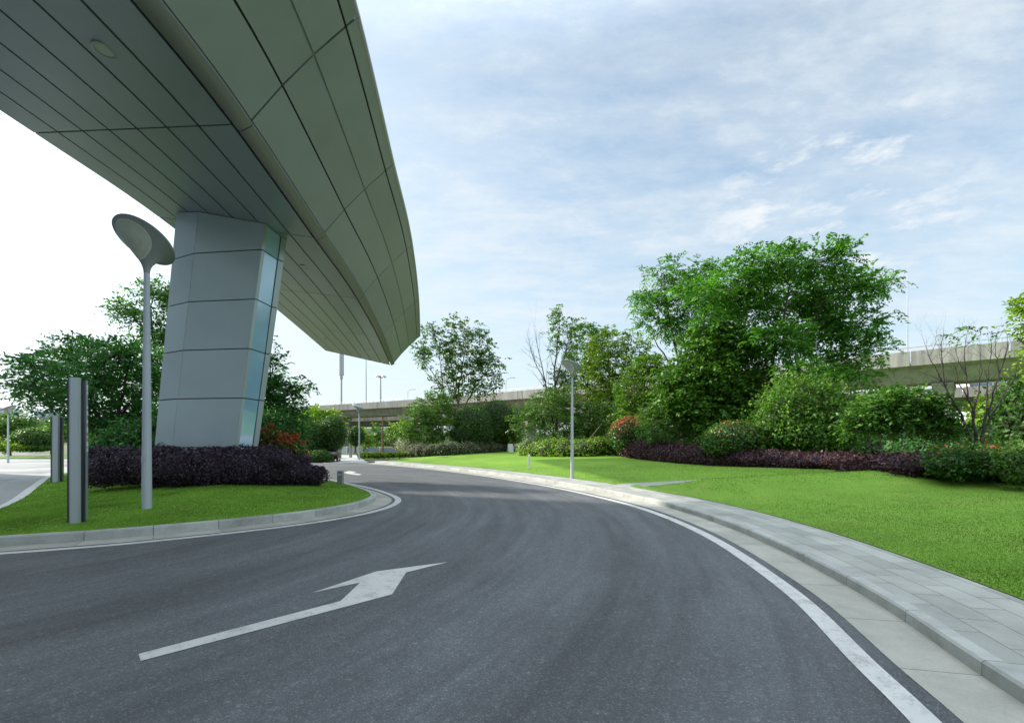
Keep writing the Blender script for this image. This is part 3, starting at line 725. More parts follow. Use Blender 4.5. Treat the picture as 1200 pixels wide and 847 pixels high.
# ------------------------------------------------------------------ viaducts
def viaduct(name,label,pts,zt,w,piers,par=1.7,gir=1.9):
    c=spline(pts,4.0); root=thing(name,label,'viaduct',(pts[0][0],pts[0][1],0)); O=root.location
    n=normals(c); 
    def sec(prof): return [[(c[i,0]+n[i,0]*o,c[i,1]+n[i,1]*o,z) for o,z in prof] for i in range(len(c))]
    mb=MB(); mb.rings(sec([(-w/2+.9,zt-par-.35),(-w/2+2.4,zt-par-gir),(w/2-2.4,zt-par-gir),(w/2-.9,zt-par-.35)])); mb.build('girder',M['concrete'],root,O)
    mb=MB(); mb.rings(sec([(-w/2+.1,zt-par+.3),(-w/2+.1,zt-par+.02),(-w/2+1.0,zt-par-.36),(w/2-1.0,zt-par-.36),(w/2-.1,zt-par+.02),(w/2-.1,zt-par+.3)])); mb.build('deck',M['concrete'],root,O)
    for s in (-1,1):
        mb=MB(); L=arclen(c); q=0
        while q<L[-1]-1:
            e=min(q+7.88,L[-1]); rg=[]
            for v in np.linspace(q,e,3):
                x=np.interp(v,L,c[:,0]);y=np.interp(v,L,c[:,1]);nx=np.interp(v,L,n[:,0]);ny=np.interp(v,L,n[:,1])
                rg.append([(x+nx*o*s,y+ny*o*s,z) for o,z in ((w/2,zt-par),(w/2+.05,zt-.12),(w/2+.05,zt),(w/2-.25,zt),(w/2-.3,zt-par))])
            mb.rings(rg); q+=8
        mb.build('parapet',M['concrete'],root,O)
        rl=MB(); rl.tube([(c[i,0]+n[i,0]*(w/2-.1)*s,c[i,1]+n[i,1]*(w/2-.1)*s,zt+.45) for i in range(len(c))],.05,5)
        for i in range(0,len(c),1): 
            x,y=c[i]+n[i]*(w/2-.1)*s; rl.box((x,y,zt+.22),(.08,.08,.46))
        rl.build('handrail',M['mast'],root,O)
    for x,y,rz,pw in piers:
        mb=MB(); zz=zt-par-gir
        for dx in (0,):
            ca,sa=math.cos(rz),math.sin(rz)
            def pr(a,b,z): return (x+a*ca-b*sa,y+a*sa+b*ca,z)
            prof=lambda h,d,z:[pr(-h,-d,z),pr(-h+.2,-d-.15,z),pr(h-.2,-d-.15,z),pr(h,-d,z),pr(h,d,z),pr(-h,d,z)]
            mb.rings([prof(pw*.5,.7,-.5),prof(pw*.5,.7,zz-2.2),prof(pw*.62,.8,zz-1.0),prof(pw*.85,.9,zz-.25),prof(pw*.85,.9,zz-.12)])
        mb.build('pier',M['concrete'],root,O)
        for a in (-.5,.5): mb=MB(); mb.box((*pr(a*pw,0,0)[:2],zz-.06),(.7,.7,.13)); mb.build('bearing',M['dark'],root,O)
VA=[(95,14),(75,29),(60,42.5),(52.9,49.4),(46.4,56),(30,73),(6.8,95.5),(-23,120),(-68,149),(-150,195),(-240,228),(-340,250)]
def xat(pts,x):
    c=spline(pts,1.0); q=600+F*c[:,0]/c[:,1]; i=int(np.argmin(np.abs(q-x))); t=c[i+1]-c[i-1]; return c[i,0],c[i,1],math.atan2(t[1],t[0])+math.pi/2
WA=9.0
VAc=[(p[0]+3.1,p[1]+3.3) for p in VA]     # deck axis behind the near parapet
pA=[(*xat(VAc,x),3.0) for x in (1106,900,760,620,500,404,300,215,120,40)]
viaduct('viaduct','upper concrete viaduct crossing the whole background above the trees',VAc,12.0,WA,pA)
VBc=[(118,22),(92,38),(70,64.5),(64,70),(40,92),(5,121),(-35,147),(-80,172),(-170,215),(-260,245)]
pB=[(*xat(VBc,x),2.6) for x in (1172,1010,830,700,540,418,330,180)]
viaduct('lower_viaduct','lower concrete ramp viaduct running behind and beneath the upper one',VBc,9.0,8.0,pB,1.4,1.7)

# ------------------------------------------------------------------ masts, far buildings
def mast(name,label,cat,x,yt,d,kind):
    X=(x-600)/F*d; zt=EYE+(HZ-yt)/F*d; root=thing(name,label,cat,(X,d,0)); k=d/F
    mb=MB(); mb.tube([(0,0,-.2),(0,0,zt*.6),(0,0,zt)],[1.3*k,1.05*k,.6*k if kind!='cell' else 1.0*k] if kind!='tall' else [.8*k,.6*k,.35*k],10); mb.build('pole',M['mast'],root,smooth=True)
    if kind=='cell':
        mb=MB(); mb.tube([(0,0,zt-20*k),(0,0,zt+6*k)],2.9*k,14); mb.build('antenna_cover',M['mast'],root,smooth=True)
        mb=MB(); mb.tube([(0,0,zt-24*k),(0,0,zt-21*k)],1.9*k,12); mb.build('collar',M['mast'],root)
    if kind=='flood':
        mb=MB(); mb.tube([(0,0,zt-.8*k),(0,0,zt)],3.0*k,14); mb.build('ring_frame',M['mast'],root)
        for i in range(8):
            q=i*math.pi/4; mb=MB(); mb.box((5*k*math.cos(q),5*k*math.sin(q),zt-.2*k),(3.2*k,2.2*k,1.6*k),q,.7); mb.build('floodlight',M['lamp_grey'],root)
    if kind=='tall':
        mb=MB(); mb.tube([(0,0,zt),(-2.5*k,0,zt+.3*k),(-4.2*k,0,zt-.3*k)],.35*k,6); mb.build('arm',M['mast'],root)
        mb=MB(); mb.box((-3.8*k,0,zt-.5*k),(2.2*k,1.2*k,.7*k)); mb.build('lamp',M['mast'],root)
mast('telecom_mast','pale pole with a cylindrical antenna cover behind the viaduct under the canopy end','mast',400,420,175,'cell')
mast('light_mast','plain thin pale mast rising behind the viaduct right of the antenna pole','mast',429,405,168,'tall')
mast('floodlight_mast','high mast with a ring of floodlights behind the viaduct','mast',446,441,190,'flood')
mast('light_mast','very tall thin mast rising behind the viaduct right of the big tree','mast',1063.5,319,82,'tall')
def vlamp(x,d,z,label):
    X=(x-600)/F*d; root=thing('viaduct_lamp',label,'street lamp',(X,d,z),'curved lamps along the viaduct')
    mb=MB(); mb.tube([(0,0,0),(0,0,2.2),(.25,0,2.7),(1.0,0,2.95),(1.5,0,2.95)],.06,6); mb.build('pole',M['mast'],root,smooth=True)
    mb=MB(); mb.box((1.7,0,2.93),(.6,.2,.1)); mb.build('lamp',M['mast'],root)
vlamp(593,101,11.9,'thin curved lamp on the viaduct parapet right of the airy tree')
vlamp(478,124,11.9,'thin curved lamp on the viaduct parapet left of the airy tree')
def tower(label,x0,x1,yt,d,floors,name='far_building',bay=3.6):
    X0=(x0-600)/F*d; X1=(x1-600)/F*d; H=EYE+(HZ-yt)/F*d; root=thing(name,label,'building',((X0+X1)/2,d,0)); w=X1-X0
    mb=MB(); mb.box((0,8,H/2),(w,16,H)); mb.build('wall',M['facade'],root); fh=H/floors
    mb=MB(); mb.box((0,8,H+.4),(w*.7,8,.8)); mb.build('roof',M['facade'],root)
    for k in range(floors):
        mb=MB(); mb.box((0,-.06,fh*(k+.55)),(w*.94,.12,fh*.5)); o=mb.build('window_band',M['win'],root)
    nb=max(2,int(w/bay))
    for i in range(1,nb): mb=MB(); mb.box((-w/2+i*w/nb,-.2,H/2),(.7,.5,H*.98)); mb.build('facade_rib',M['facade'],root)
tower('pale distant apartment block between the two viaducts at the right edge',1136,1178,437,230,9)
tower('pale distant block half cut by the right edge behind the viaducts',1180,1225,430,250,10)
tower('low grey distant block seen left behind the nearest pylon',40,54,482,420,6)
tower('hazy distant building at the far left horizon',-14,2,478,450,9)

root=thing('unseen_shade_block','added unseen block left of the car park that shades the near road','building',(-40,-12,0)); O=(-40,-12,0)  # out-of-view block added to cast shade on the near road and island lawn
mb=MB(); mb.box((-40.5,-7.7,8.7),(26,63.6,17.4)); mb.build('wall',M['facade'],root,O)
mb=MB(); mb.box((-40.5,-7.7,17.8),(27,65,.8)); mb.build('roof',M['fascia'],root,O)
for k in range(3): mb=MB(); mb.box((-27.46,-8.5,3.2+5*k),(.12,58,3)); mb.build('window_band',M['win'],root,O)
# ------------------------------------------------------------------ fence, cars, small things far off
def fence(label,pts,h,name='barrier_fence'):
    c=spline(pts,2.5); root=thing(name,label,'fence',(c[0][0],c[0][1],0)); O=root.location; n=normals(c)
    mb=MB(); mb.rings([[(p[0]+q[0]*o,p[1]+q[1]*o,z) for o,z in ((-.03,.12),(.03,.12),(.03,h),(-.03,h))] for p,q in zip(c,n)]); mb.build('panel',M['fence_blue'],root,O)
    for i,p in enumerate(c):
        mb=MB(); mb.box((p[0]-n[i][0]*0,p[1]-.09,(h+.15)/2-.06),(.13,.1,h+.2)); mb.build('post',M['white'],root,O)
fence('blue grey barrier fence with white posts below the viaduct',[tuple(P(x,520,d)[:2]) for x,d in ((360,62),(400,58),(440,55),(480,53),(540,50.5),(625,50.5),(720,52))],.78)
def car(label,loc,rz,paint,group='cars by the driveway'):
    root=thing('parked_car',label,'car',loc,group,rz); root.scale=(.60,.60,.60)
    def rg(x,hw,z0,z1): return [(x,-hw,z0),(x,-hw*1.0,(z0+z1)/2),(x,-hw*.9,z1),(x,hw*.9,z1),(x,hw,(z0+z1)/2),(x,hw,z0)]
    mb=MB(); mb.rings([rg(-2.2,.74,.42,.82),rg(-2.05,.86,.28,.98),rg(-1.3,.89,.25,1.02),rg(.6,.89,.25,.98),rg(1.5,.88,.25,.90),rg(2.05,.82,.28,.74),rg(2.2,.70,.38,.62)]); mb.build('body',paint,root,smooth=True,bevel=0)
    mb=MB(); mb.rings([[(x,-hw,z0),(x,-hw*.86,z1),(x,hw*.86,z1),(x,hw,z0)] for x,hw,z0,z1 in ((-2.0,.80,.97,1.0),(-1.45,.82,.97,1.44),(-.2,.82,.96,1.54),(.35,.82,.95,1.48),(1.15,.80,.92,.96))]); mb.build('cabin',M['car_glass'],root,smooth=True)
    mb=MB(); mb.box((-.6,0,1.53),(1.9,1.28,.05)); mb.build('roof',paint,root,bevel=.02)
    for sx in (-1.35,1.35):
        for sy in (-1,1):
            mb=MB(); mb.tube([(sx,sy*.70,.32),(sx,sy*.90,.32)],.32,18); w=mb.build('wheel',M['tyre'],root,smooth=True); mb=MB(); mb.tube([(sx,sy*.895,.32),(sx,sy*.912,.32)],.2,12); mb.build('rim',M['rim'],w)
    for sy in (-1,1):
        mb=MB(); mb.box((-2.15,sy*.62,.84),(.16,.3,.15)); mb.build('tail_light',M['tail'],root,bevel=.02)
        mb=MB(); mb.box((2.1,sy*.58,.62),(.14,.3,.12)); mb.build('headlight',M['lens'],root,bevel=.02)
        mb=MB(); mb.box((.75,sy*.95,1.0),(.12,.16,.12)); mb.build('mirror',paint,root,bevel=.02)
    mb=MB(); mb.box((-2.2,0,.62),(.04,.46,.14)); mb.build('number_plate',M['plate'],root)
    mb=MB(); mb.box((-2.14,0,.42),(.2,1.5,.18)); mb.build('bumper',M['tyre'],root,bevel=.03)
car('small black car with red tail lights by the driveway',G(389,540.3),R(104),M['car_black'])
car('small white car parked beyond the black car by the clipped bushes',G(383.5,537.0),R(98),M['car_white'])
def simple_post(label,x,y,h,w,mat,name='gate_post'):
    g=G(x,y); root=thing(name,label,'post',g,'pale gate posts by the driveway')
    mb=MB(); mb.box((0,0,h/2-.05),(w,w,h+.1)); mb.build('shaft',mat,root,bevel=.02); mb=MB(); mb.box((0,0,h+.03),(w*1.2,w*1.2,.06)); mb.build('cap',mat,root)
simple_post('pale square gate post nearest the black car',398.5,536.5,1.25,.22,M['mast'])
simple_post('pale square gate post left of the small clipped tree',411,536,1.2,.24,M['mast'])
g=G(448.5,533); root=thing('utility_pole','plain brown wooden pole standing on the grass before the viaduct','pole',g); mb=MB(); mb.tube([(0,0,-.2),(0,0,2),(0,0,(533-489)/F*g[1])],[.10,.09,.08],10); mb.build('shaft',M['pole_wood'],root,smooth=True)
mb=MB(); mb.tube([(0,0,(533-490)/F*g[1]),(0,0,(533-488)/F*g[1])],.1,10); mb.build('cap',M['pole_wood'],root)
g=at(598,41.5); root=thing('sign_board','small white folding sign board on the grass below the round bushes','sign',g,None,R(20)); root.scale=(.75,.75,.75)
for s in (-1,1):
    mb=MB(); mb.prism([(-.3,s*.28-.012,0),(.3,s*.28-.012,0),(.3,s*.28+.012,0),(-.3,s*.28+.012,0)],[(-.3,s*.03-.012,.95),(.3,s*.03-.012,.95),(.3,s*.03+.012,.95),(-.3,s*.03+.012,.95)]); mb.build('board',M['white'],root)
a=hit(674,535); b=P(705,497,a[1]+1.2); root=thing('tree_stake','thin brown stake leaning over the green hedge behind the lamp','stake',a); mb=MB(); mb.tube([a-np.array([0,0,.1]),(a+b)/2,b],[.035,.035,.03],7); mb.build('shaft',M['pale_bark'],root,a,True)
mb=MB(); mb.tube([b-(b-a)*.06,b-(b-a)*.02],.045,7); mb.build('tie',M['black'],root,a)

# ------------------------------------------------------------------ planting: right-hand grove
hx=[722,760,810,870,940,1000,1060,1110,1160,1215]; hy=[532,538,543.5,547,549,552,557,562,566,570]
_hd=[hit(a,b)[1] for a,b in zip(hx,hy)]
print('HD',[round(float(q),1) for q in _hd])
HD=lambda x,o: float(np.interp(x,hx,_hd))+o
GR='trees of the right-hand grove'; SH='shrubs of the right-hand grove'; RB='round clipped bushes'
tree('feathery_tree','largest spreading tree with feathery foliage rising over the grove','tree',HD(905,6.0),
  [[(906,532),(905,500),(908,470),(902,440),(893,400)],[(906,505),(890,470),(876,435),(858,400),(846,370)],[(908,480),(925,455),(942,420),(952,385),(958,360)],[(906,490),(935,465),(962,440),(985,425)],[(905,470),(905,420),(918,370),(925,335)]],
  [(905,306,50,17),(955,306,46,17,-1),(862,330,42,17),(822,342,30,14,-1),(985,336,42,20),(1018,332,34,13),(930,345,52,22,2),(880,362,44,20,1),(1000,378,38,18),(960,385,44,20,1),(840,376,34,16),(920,398,46,19,-1),(1012,410,30,15),(965,425,45,15,1),(1005,440,30,12,-1),(870,405,36,16,1),(940,436,35,12,-2)],
  'l_big','bark',.22,.25,25000,.42,.5,GR,.95,.30,.6,aspect=.38,twigs=.30,tw=.02,ncl=520,bump=.34,nl=11,rl=.62,droop=.3,loose=.32)
tree('feathery_tree','feathery tree on the left shoulder of the largest tree','tree',HD(800,5.0),
  [[(800,525),(800,480),(797,430),(788,390),(779,350)],[(797,435),(812,395),(828,360)],[(797,450),(780,420),(765,392)]],
  [(778,322,22,13),(762,352,24,13),(800,348,30,18),(775,378,30,13),(824,322,24,12),(805,385,30,14),(838,352,26,16)],
  'l_big','bark',.13,.23,8500,.38,.5,GR,.9,.25,.6,aspect=.34,twigs=.3,tw=.016,ncl=200,bump=.36,nl=11,rl=.6,droop=.3,loose=.32)
tree('leafy_tree','dense broad leafed tree directly below the left of the largest tree','tree',HD(838,4.2),
  [[(838,528),(836,490),(832,450),(830,415)],[(835,480),(855,450),(866,420)],[(835,480),(812,455),(802,430)]],
  [(826,406,28,20),(858,408,26,22),(806,440,30,24),(842,440,38,30),(872,452,30,30),(812,474,34,24),(856,486,38,28),(790,462,20,18)],
  'l_mid','bark',.14,.24,19000,.34,.6,GR,.95,.35,.55,aspect=.55,twigs=.2,ncl=420)
tree('leafy_tree','yellow green tree with dark upright stems left of the red tipped bush','tree',HD(722,4.5),
  [[(716,512),(717,480),(716,450),(712,415)],[(716,470),(728,440),(735,415)],[(716,468),(704,440),(700,420)]],
  [(718,402,28,15),(745,412,18,16),(700,428,22,20),(728,440,24,22),(696,458,18,18),(746,440,16,16),(712,466,20,14)],
  'l_yel','dark_bark',.13,.24,6500,.38,.6,GR,.9,.3,.5,aspect=.5,twigs=.4,ncl=170,bump=.4)
tree('leafy_tree','rounded light green tree between the yellow green tree and dense tree','tree',HD(757,5.2),
  [[(757,515),(757,480),(758,450)],[(757,485),(745,465)],[(757,480),(772,460)]],
  [(760,432,22,16),(743,458,24,22),(772,455,24,24),(752,482,30,20),(735,486,16,14),(780,480,20,18)],
  'l_mid','bark',.11,.20,8500,.30,.6,GR,.9,.4,.5,ncl=230,second=('l_yel',.35))
tree('bare_tree','thin half bare tree with leaf tufts at the top left of the grove','tree',HD(722,3.2),
  [[(652,505),(652,470),(650,430),(655,395),(657,360)],[(650,505),(643,470),(637,440),(631,410),(626,384)],[(640,450),(627,425),(618,400)],[(651,450),(660,420),(668,392)],[(652,470),(664,430),(672,405)]],
  [(656,364,10,12),(652,384,12,11),(664,392,12,9),(671,378,7,7),(650,405,8,9),(660,412,9,9)],
  'l_mid','dark_bark',.11,.24,900,.32,.8,GR,.7,.1,.4,twigs=.8,ncl=40,fine=70,rend=.1,tw=.014)
tree('leafy_tree','mid green tree half hidden behind the half bare tree','tree',HD(722,7),
  [[(688,510),(688,470),(690,430),(694,400)],[(688,450),(676,425)]],
  [(690,392,18,15),(708,390,12,10),(676,412,16,14),(646,470,12,14),(700,420,20,16),(680,440,18,16),(660,450,14,16)],
  'l_mid','bark',.13,.26,4200,.40,.6,GR,.9,.2,.5,ncl=120)
tree('spreading_tree','soft green spreading tree low behind the hedge left of the lamp','tree',HD(722,2.2),
  [[(648,528),(648,500),(646,480)],[(648,508),(630,490)],[(648,508),(668,490)],[(690,528),(690,500),(700,480)]],
  [(640,478,28,18),(662,470,24,16),(622,492,22,16),(650,498,38,18),(690,490,24,22),(712,492,22,18),(685,508,26,12)],
  'l_soft','bark',.09,.22,9500,.34,.45,GR,.9,.4,.6,ncl=250,aspect=.35)
tree('dark_tree','dark evergreen filling the gap behind the leaning stake','tree',HD(722,7),
  [[(720,522),(720,490),(722,465)]],
  [(718,486,40,26),(745,498,36,22),(690,500,28,18),(775,500,30,20)],
  'l_dark','dark_bark',.12,.24,6000,.42,.6,GR,.7,.4,.5,ncl=170)
tree('dark_tree','dark evergreen backing the grove under the largest tree','tree',HD(905,9.5),
  [[(880,525),(880,490),(885,465)],[(960,525),(960,490),(965,470)]],
  [(880,488,48,28),(930,480,40,28),(985,490,45,28),(835,500,36,20),(1030,500,44,22)],
  'l_dark','dark_bark',.14,.24,8000,.42,.6,GR,.7,.4,.5,ncl=220)
# soft fine shrub and conifer-like one
tree('soft_shrub','feathery light green shrub left of the speckled round bush','shrub',HD(792,2.0),
  [[(792,533),(792,515),(790,495)],[(792,518),(775,500)],[(792,518),(812,498)]],
  [(785,482,28,14),(808,494,26,16),(772,500,24,16),(800,512,30,13),(762,488,14,12)],
  'l_soft','bark',.05,.17,9000,.22,.5,SH,.9,.35,.55,aspect=.28,ncl=260)
d=HD(737,.9)
shrub('round_bush','round bush with orange red new leaves on its crown at the hedge end','shrub',[E(737,510,23,21,d-1.5)],'l_gloss',.12,3800,SH,tips=('l_red',1.6,.35),shoots=.5,wobs=.05,jit=.06)
d=HD(862,.9)
shrub('round_bush','speckled round bush with faint red tips in front of the purple hedge','shrub',[E(862,515,35,21,d),E(850,521,24,16,d-.1)],'l_gloss',.105,6500,SH,tips=('l_red',.3,.35),shoots=.4,wobs=.06,jit=.07)
DD=HD(940,2.9)
shrub('dome_shrub','large dome shaped yellowish green shrub under the largest tree','shrub',[E(940,474,36,30,DD+.5),E(912,500,26,28,DD),E(968,496,36,32,DD),E(938,512,40,20,DD-.3),E(925,482,26,22,DD-.2),E(958,480,28,20,DD-.1),E(985,512,22,20,DD+.1),E(900,516,18,16,DD+.1)],'l_mid',.15,14000,SH,tips=('l_yel',.5,.0),wobs=.20,jit=.13,loose=.12,shoots=2.2)
L_=[]
for x0,y0,x1,y1,x2,y2 in ((1040,535,1032,515,1018,492),(1042,535,1048,515,1052,488),(1045,536,1062,520,1085,500),(1038,535,1020,522,1000,508),(1046,536,1072,526,1098,512),(1050,536,1058,515,1072,490),(1080,538,1062,525,1040,508)):
    L_.append([(x0,y0),(x1,y1),(x2,y2)])
tree('spreading_shrub','wide green shrub with bare pale stems right of the dome shrub','shrub',HD(1060,2.3),L_,
  [(1030,476,28,15),(1060,470,32,14),(1092,483,28,14),(1013,493,22,14),(1055,490,38,14),(1100,500,26,11),(1002,505,12,10),(1118,508,12,8)],
  'l_mid','pale_bark',.034,.145,9000,.19,.45,SH,.9,.4,.65,aspect=.5,twigs=.35,tw=.01,ncl=420,second=('l_dark',.4))
d=HD(1132,-.9)
shrub('low_bush','low broad bush with a few red tips at the right of the hedge','shrub',[E(1132,542,38,17,d+.8),E(1112,546,22,13,d+.6),E(1150,544,22,13,d+.7)],'l_dark',.085,6500,SH,tips=('l_red',.55,.6),wobs=.07,jit=.07)
shrub('low_bush','pale green low bush cut by the right edge beside the hedge','shrub',[E(1196,545,22,20,HD(1196,-.6)),E(1216,540,20,24,HD(1205,-.6))],'l_soft',.08,3600,SH,wobs=.08,jit=.08)
shrub('low_bush','dark low bush with red flecks behind the bare stemmed tree','shrub',[E(1170,532,26,12,HD(1170,2)),E(1150,530,20,10,HD(1150,2.4))],'l_gloss',.09,2600,SH,tips=('l_red',.6,.4),wobs=.08,jit=.08)
for x,y,rx,ry,o,lf,lb in ((885,530,46,18,5.5,'l_dark','dark undergrowth shrub between the speckled bush and the dome shrub'),(1010,530,50,17,5.0,'l_dark','dark undergrowth shrub behind the purple hedge right of the dome shrub'),(1095,530,46,18,5.5,'l_maple','dark undergrowth shrub behind the bare pale stems'),(1165,520,40,24,6.5,'l_dark','dark undergrowth shrub behind the bare dark tree'),(770,522,44,20,6.5,'l_dark','dark undergrowth shrub behind the feathery light green shrub')):
    dd=HD(x,o); shrub('undergrowth_shrub',lb,'shrub',[E(x,y,rx,ry,dd),E(x+rx*.6,y+4,rx*.5,ry*.8,dd+.4),E(x-rx*.6,y+3,rx*.5,ry*.8,dd+.3)],lf,.17,2600,SH,base=at(x,dd),wobs=.14,jit=.12)
# bare dark multi-stem tree at right
tree('bare_tree','dark bare multi stemmed tree in front of the right viaduct','tree',HD(1145,2.6),
  [[(1145,540),(1148,520),(1156,490),(1164,462),(1172,435),(1180,408),(1181,392)],[(1146,530),(1142,500),(1136,470),(1131,440),(1130,410),(1134,388)],[(1146,525),(1140,495),(1146,460),(1150,430),(1148,400)],[(1144,530),(1128,490),(1112,462),(1100,440),(1090,420),(1081,395)],[(1110,460),(1104,430),(1103,405),(1106,382)],[(1152,505),(1166,480),(1180,455),(1195,430)],[(1137,470),(1122,445),(1118,420)],[(1156,490),(1158,450),(1160,420),(1163,395)],[(1081,395),(1078,385),(1082,374)],[(1090,420),(1096,400),(1098,386)],[(1131,440),(1122,420),(1119,402)],[(1172,435),(1166,415),(1168,398)],[(1180,455),(1190,445),(1199,425)]],
  [(1125,386,10,4),(1150,384,10,4),(1162,388,8,4),(1112,392,8,4),(1136,402,8,4)],
  'l_mid','dark_bark',.056,.12,130,.12,.6,GR,.7,.1,.5,twigs=.9,tw=.007,ncl=26,fine=130,rend=.08)
tree('bright_tree','light green leafy tree entering at the right edge above the viaduct','tree',15,
  [[(1225,545),(1228,480),(1222,420),(1215,380)],[(1224,440),(1205,410),(1192,395)]],
  [(1207,358,14,18),(1220,385,22,20),(1204,414,11,9),(1226,350,18,20),(1210,432,11,7)],
  'l_bright','bark',.1,.15,2600,.2,.5,GR,.9,.25,.6,ncl=90,aspect=.4)
shrub('leafy_shrub','bright green leafy shrub behind the bare stems at the right edge','shrub',[E(1172,500,26,30,19.5),E(1195,490,26,36,19.5),E(1150,514,20,18,19.3)],'l_bright',.17,4200,SH,base=at(1172,19.5),wobs=.16,jit=.16,loose=.15)
shrub('leafy_shrub','dark green shrub at the right edge under the bright tree','shrub',[E(1196,492,18,34,16.5),E(1214,480,24,44,16.5)],'l_dark',.16,3200,SH,base=at(1200,16.5),wobs=.14,jit=.14,loose=.12)
# hedges
def hedge(name,label,px,hpx,leaf,L,n,depth=.9,group=None,steps=1.0,wobs=.09,tips=None,back=.5,wscale=2.5):
    base=[hit(x,y) for x,y in px]; base=np.array(base); c=spline([tuple(b[:2]) for b in base],steps); h=np.interp(np.linspace(0,1,len(c)),np.linspace(0,1,len(base)),[hp/F*b[1] for hp,b in zip(hpx,base)])
    el=[]
    for i,p in enumerate(c):
        v=p/np.linalg.norm(p); q=p+v*(depth*.9+back*0); z=terrain(*q); hh=h[i]*rng.uniform(.9,1.1); el.append(((q[0],q[1],z+hh*.30),(depth*rng.uniform(.95,1.1)*max(1,steps*.75),depth*rng.uniform(.95,1.1),hh*.74)))
        if depth>1.4: pass
    b=el[len(el)//2][0]; zmin=min(terrain(*e[0][:2]) for e in el)
    return shrub(name,label,'hedge',el,leaf,L,n,group,base=(b[0],b[1],zmin),wobs=wobs,jit=.07,tips=tips,wscale=wscale,shoots=.6,core='twig_purple' if 'purple' in leaf else 'twig')
hedge('purple_hedge','long low purple leaved hedge edging the right-hand grove',[(722,532),(760,538),(810,543.5),(870,547),(940,549),(1000,552),(1060,557),(1110,562),(1160,566),(1215,570)],[20,22,25,25,24,24,24,24,20,19],'l_purple',.105,46000,.8,None,.75,.10,wscale=3)
hedge('green_hedge','low bright green hedge behind the lamp on the far lawn',[(622,534),(650,535),(690,535),(716,532)],[15,19,20,16],'l_bright',.16,5200,1.0,None,1.0,.10,('l_mid',.5,.0))
# ------------------------------------------------------------------ centre clump
CL='trees of the centre clump'; DC=40.6
tree('airy_tree','airy upright tree with open crown and pale stems over the centre clump','tree',DC+4.5,
  [[(537,528),(537,500),(536,470),(530,435),(526,410)],[(537,500),(522,465),(510,440),(498,425)],[(537,495),(550,465),(565,440),(575,425)],[(536,480),(540,440),(545,410),(546,390)],[(530,500),(520,470),(518,440),(515,410)],[(540,500),(556,478),(570,462)]],
  [(505,388,12,10),(530,383,12,10),(552,390,14,12),(516,405,18,15),(542,412,20,16),(570,400,11,12),(574,425,14,13),(552,436,20,14),(523,432,16,14),(508,448,14,8),(575,458,14,8),(530,462,16,9),(562,420,12,10),(534,396,12,8),(497,420,13,12),(489,412,8,9),(580,440,10,9),(560,455,18,11),(536,452,14,11),(584,422,6,8)],
  'l_ball','pale_bark',.12,.27,5200,.33,.8,CL,.9,.12,.45,aspect=.6,twigs=.7,tw=.022,ncl=210,second=('l_yel',.25),bump=.4)
tree('shrubby_tree','loose green shrubby tree at the left end of the centre clump','tree',DC+2.6,
  [[(508,528),(506,510),(500,490)],[(508,516),(520,500),(528,485)],[(506,518),(490,500)]],
  [(510,478,22,18),(488,490,18,16),(522,495,24,18),(498,508,26,14),(478,505,12,13),(512,463,10,8)],
  'l_mid','pale_bark',.06,.20,8000,.30,.6,CL,.9,.4,.5,ncl=240,twigs=.3,second=('l_soft',.4))
shrub('round_bush','clipped round dark bush in the middle of the centre clump','shrub',[E(555,498,21,22,DC+2.6),E(548,508,20,16,DC+2.4),E(562,508,16,16,DC+2.4)],'l_ball',.15,6500,RB,base=at(553,DC+2.4),tips=('l_soft',.6,.1),shoots=.4,wobs=.05,jit=.06)
shrub('round_bush','larger round dark bush at the right end of the centre clump','shrub',[E(582,492,24,23,DC+5),E(600,500,15,20,DC+5.2),E(575,502,22,18,DC+4.6)],'l_ball',.16,6500,RB,base=at(580,DC+4.8),shoots=.4,wobs=.08,jit=.07)
tree('small_tree','little sparse tree beside the white sign board','tree',DC+4,[[(604,530),(602,518),(598,508)],[(603,524),(612,512)]],[(597,508,12,8),(612,506,10,8),(604,514,12,6)],'l_yel','bark',.04,.18,700,.25,.6,CL,.9,.3,.5,ncl=26)
hedge('pale_hedge','low grey green hedge along the foot of the centre clump',[(472,527),(486,533),(510,534),(540,532.5),(570,530),(590,528)],[14,17,15,14,13,11],'l_grey',.13,7500,.8,None,.8,.10)
hedge('clipped_hedge','thin yellow green clipped hedge at the end of the lawn by the pole',[(424,535),(440,535),(460,534.6),(474,534)],[4.5,4.5,4.5,4.5],'l_bright',.14,1800,.4,None,.4,.05)
# ------------------------------------------------------------------ bushes beyond the road bend
BE='bushes beyond the road bend'
def ball(label,ell,leaf,L,n,base,name='round_bush',**k): return shrub(name,label,'shrub',ell,leaf,L,n,BE,base=base,shoots=.3,**k)
ball('tall clipped egg shaped bush beside the red leaved shrub',[E(361,514,20,20,37)],'l_ball',.16,3600,at(361,37),tips=('l_soft',.5,.1),wobs=.05)
ball('rounded dark bush on a short trunk over the cars',[E(390,508,14,20,38),E(378,512,12,16,38)],'l_ball',.16,3600,at(388,38),wobs=.07,stems=[([tuple(at(391,38)),tuple(P(390,515,38))],[.1,.08])])
ball('low flat clipped mound at the road edge by the cars',[E(375,536,14,8.5,35)],'l_ball',.13,2400,at(375,35),tips=('l_mid',.6,.1),wobs=.03)
tree('bright_tree','small tree with glowing yellow green leaves over the round bushes','tree',42,[[(376,535),(376,505),(378,490)],[(376,512),(388,492)]],[(372,490,13,9),(388,487,10,8),(380,498,16,8),(392,500,9,9),(361,494,8,7)],'l_bright','bark',.09,.28,2200,.4,.6,BE,.9,.3,.5,ncl=70)
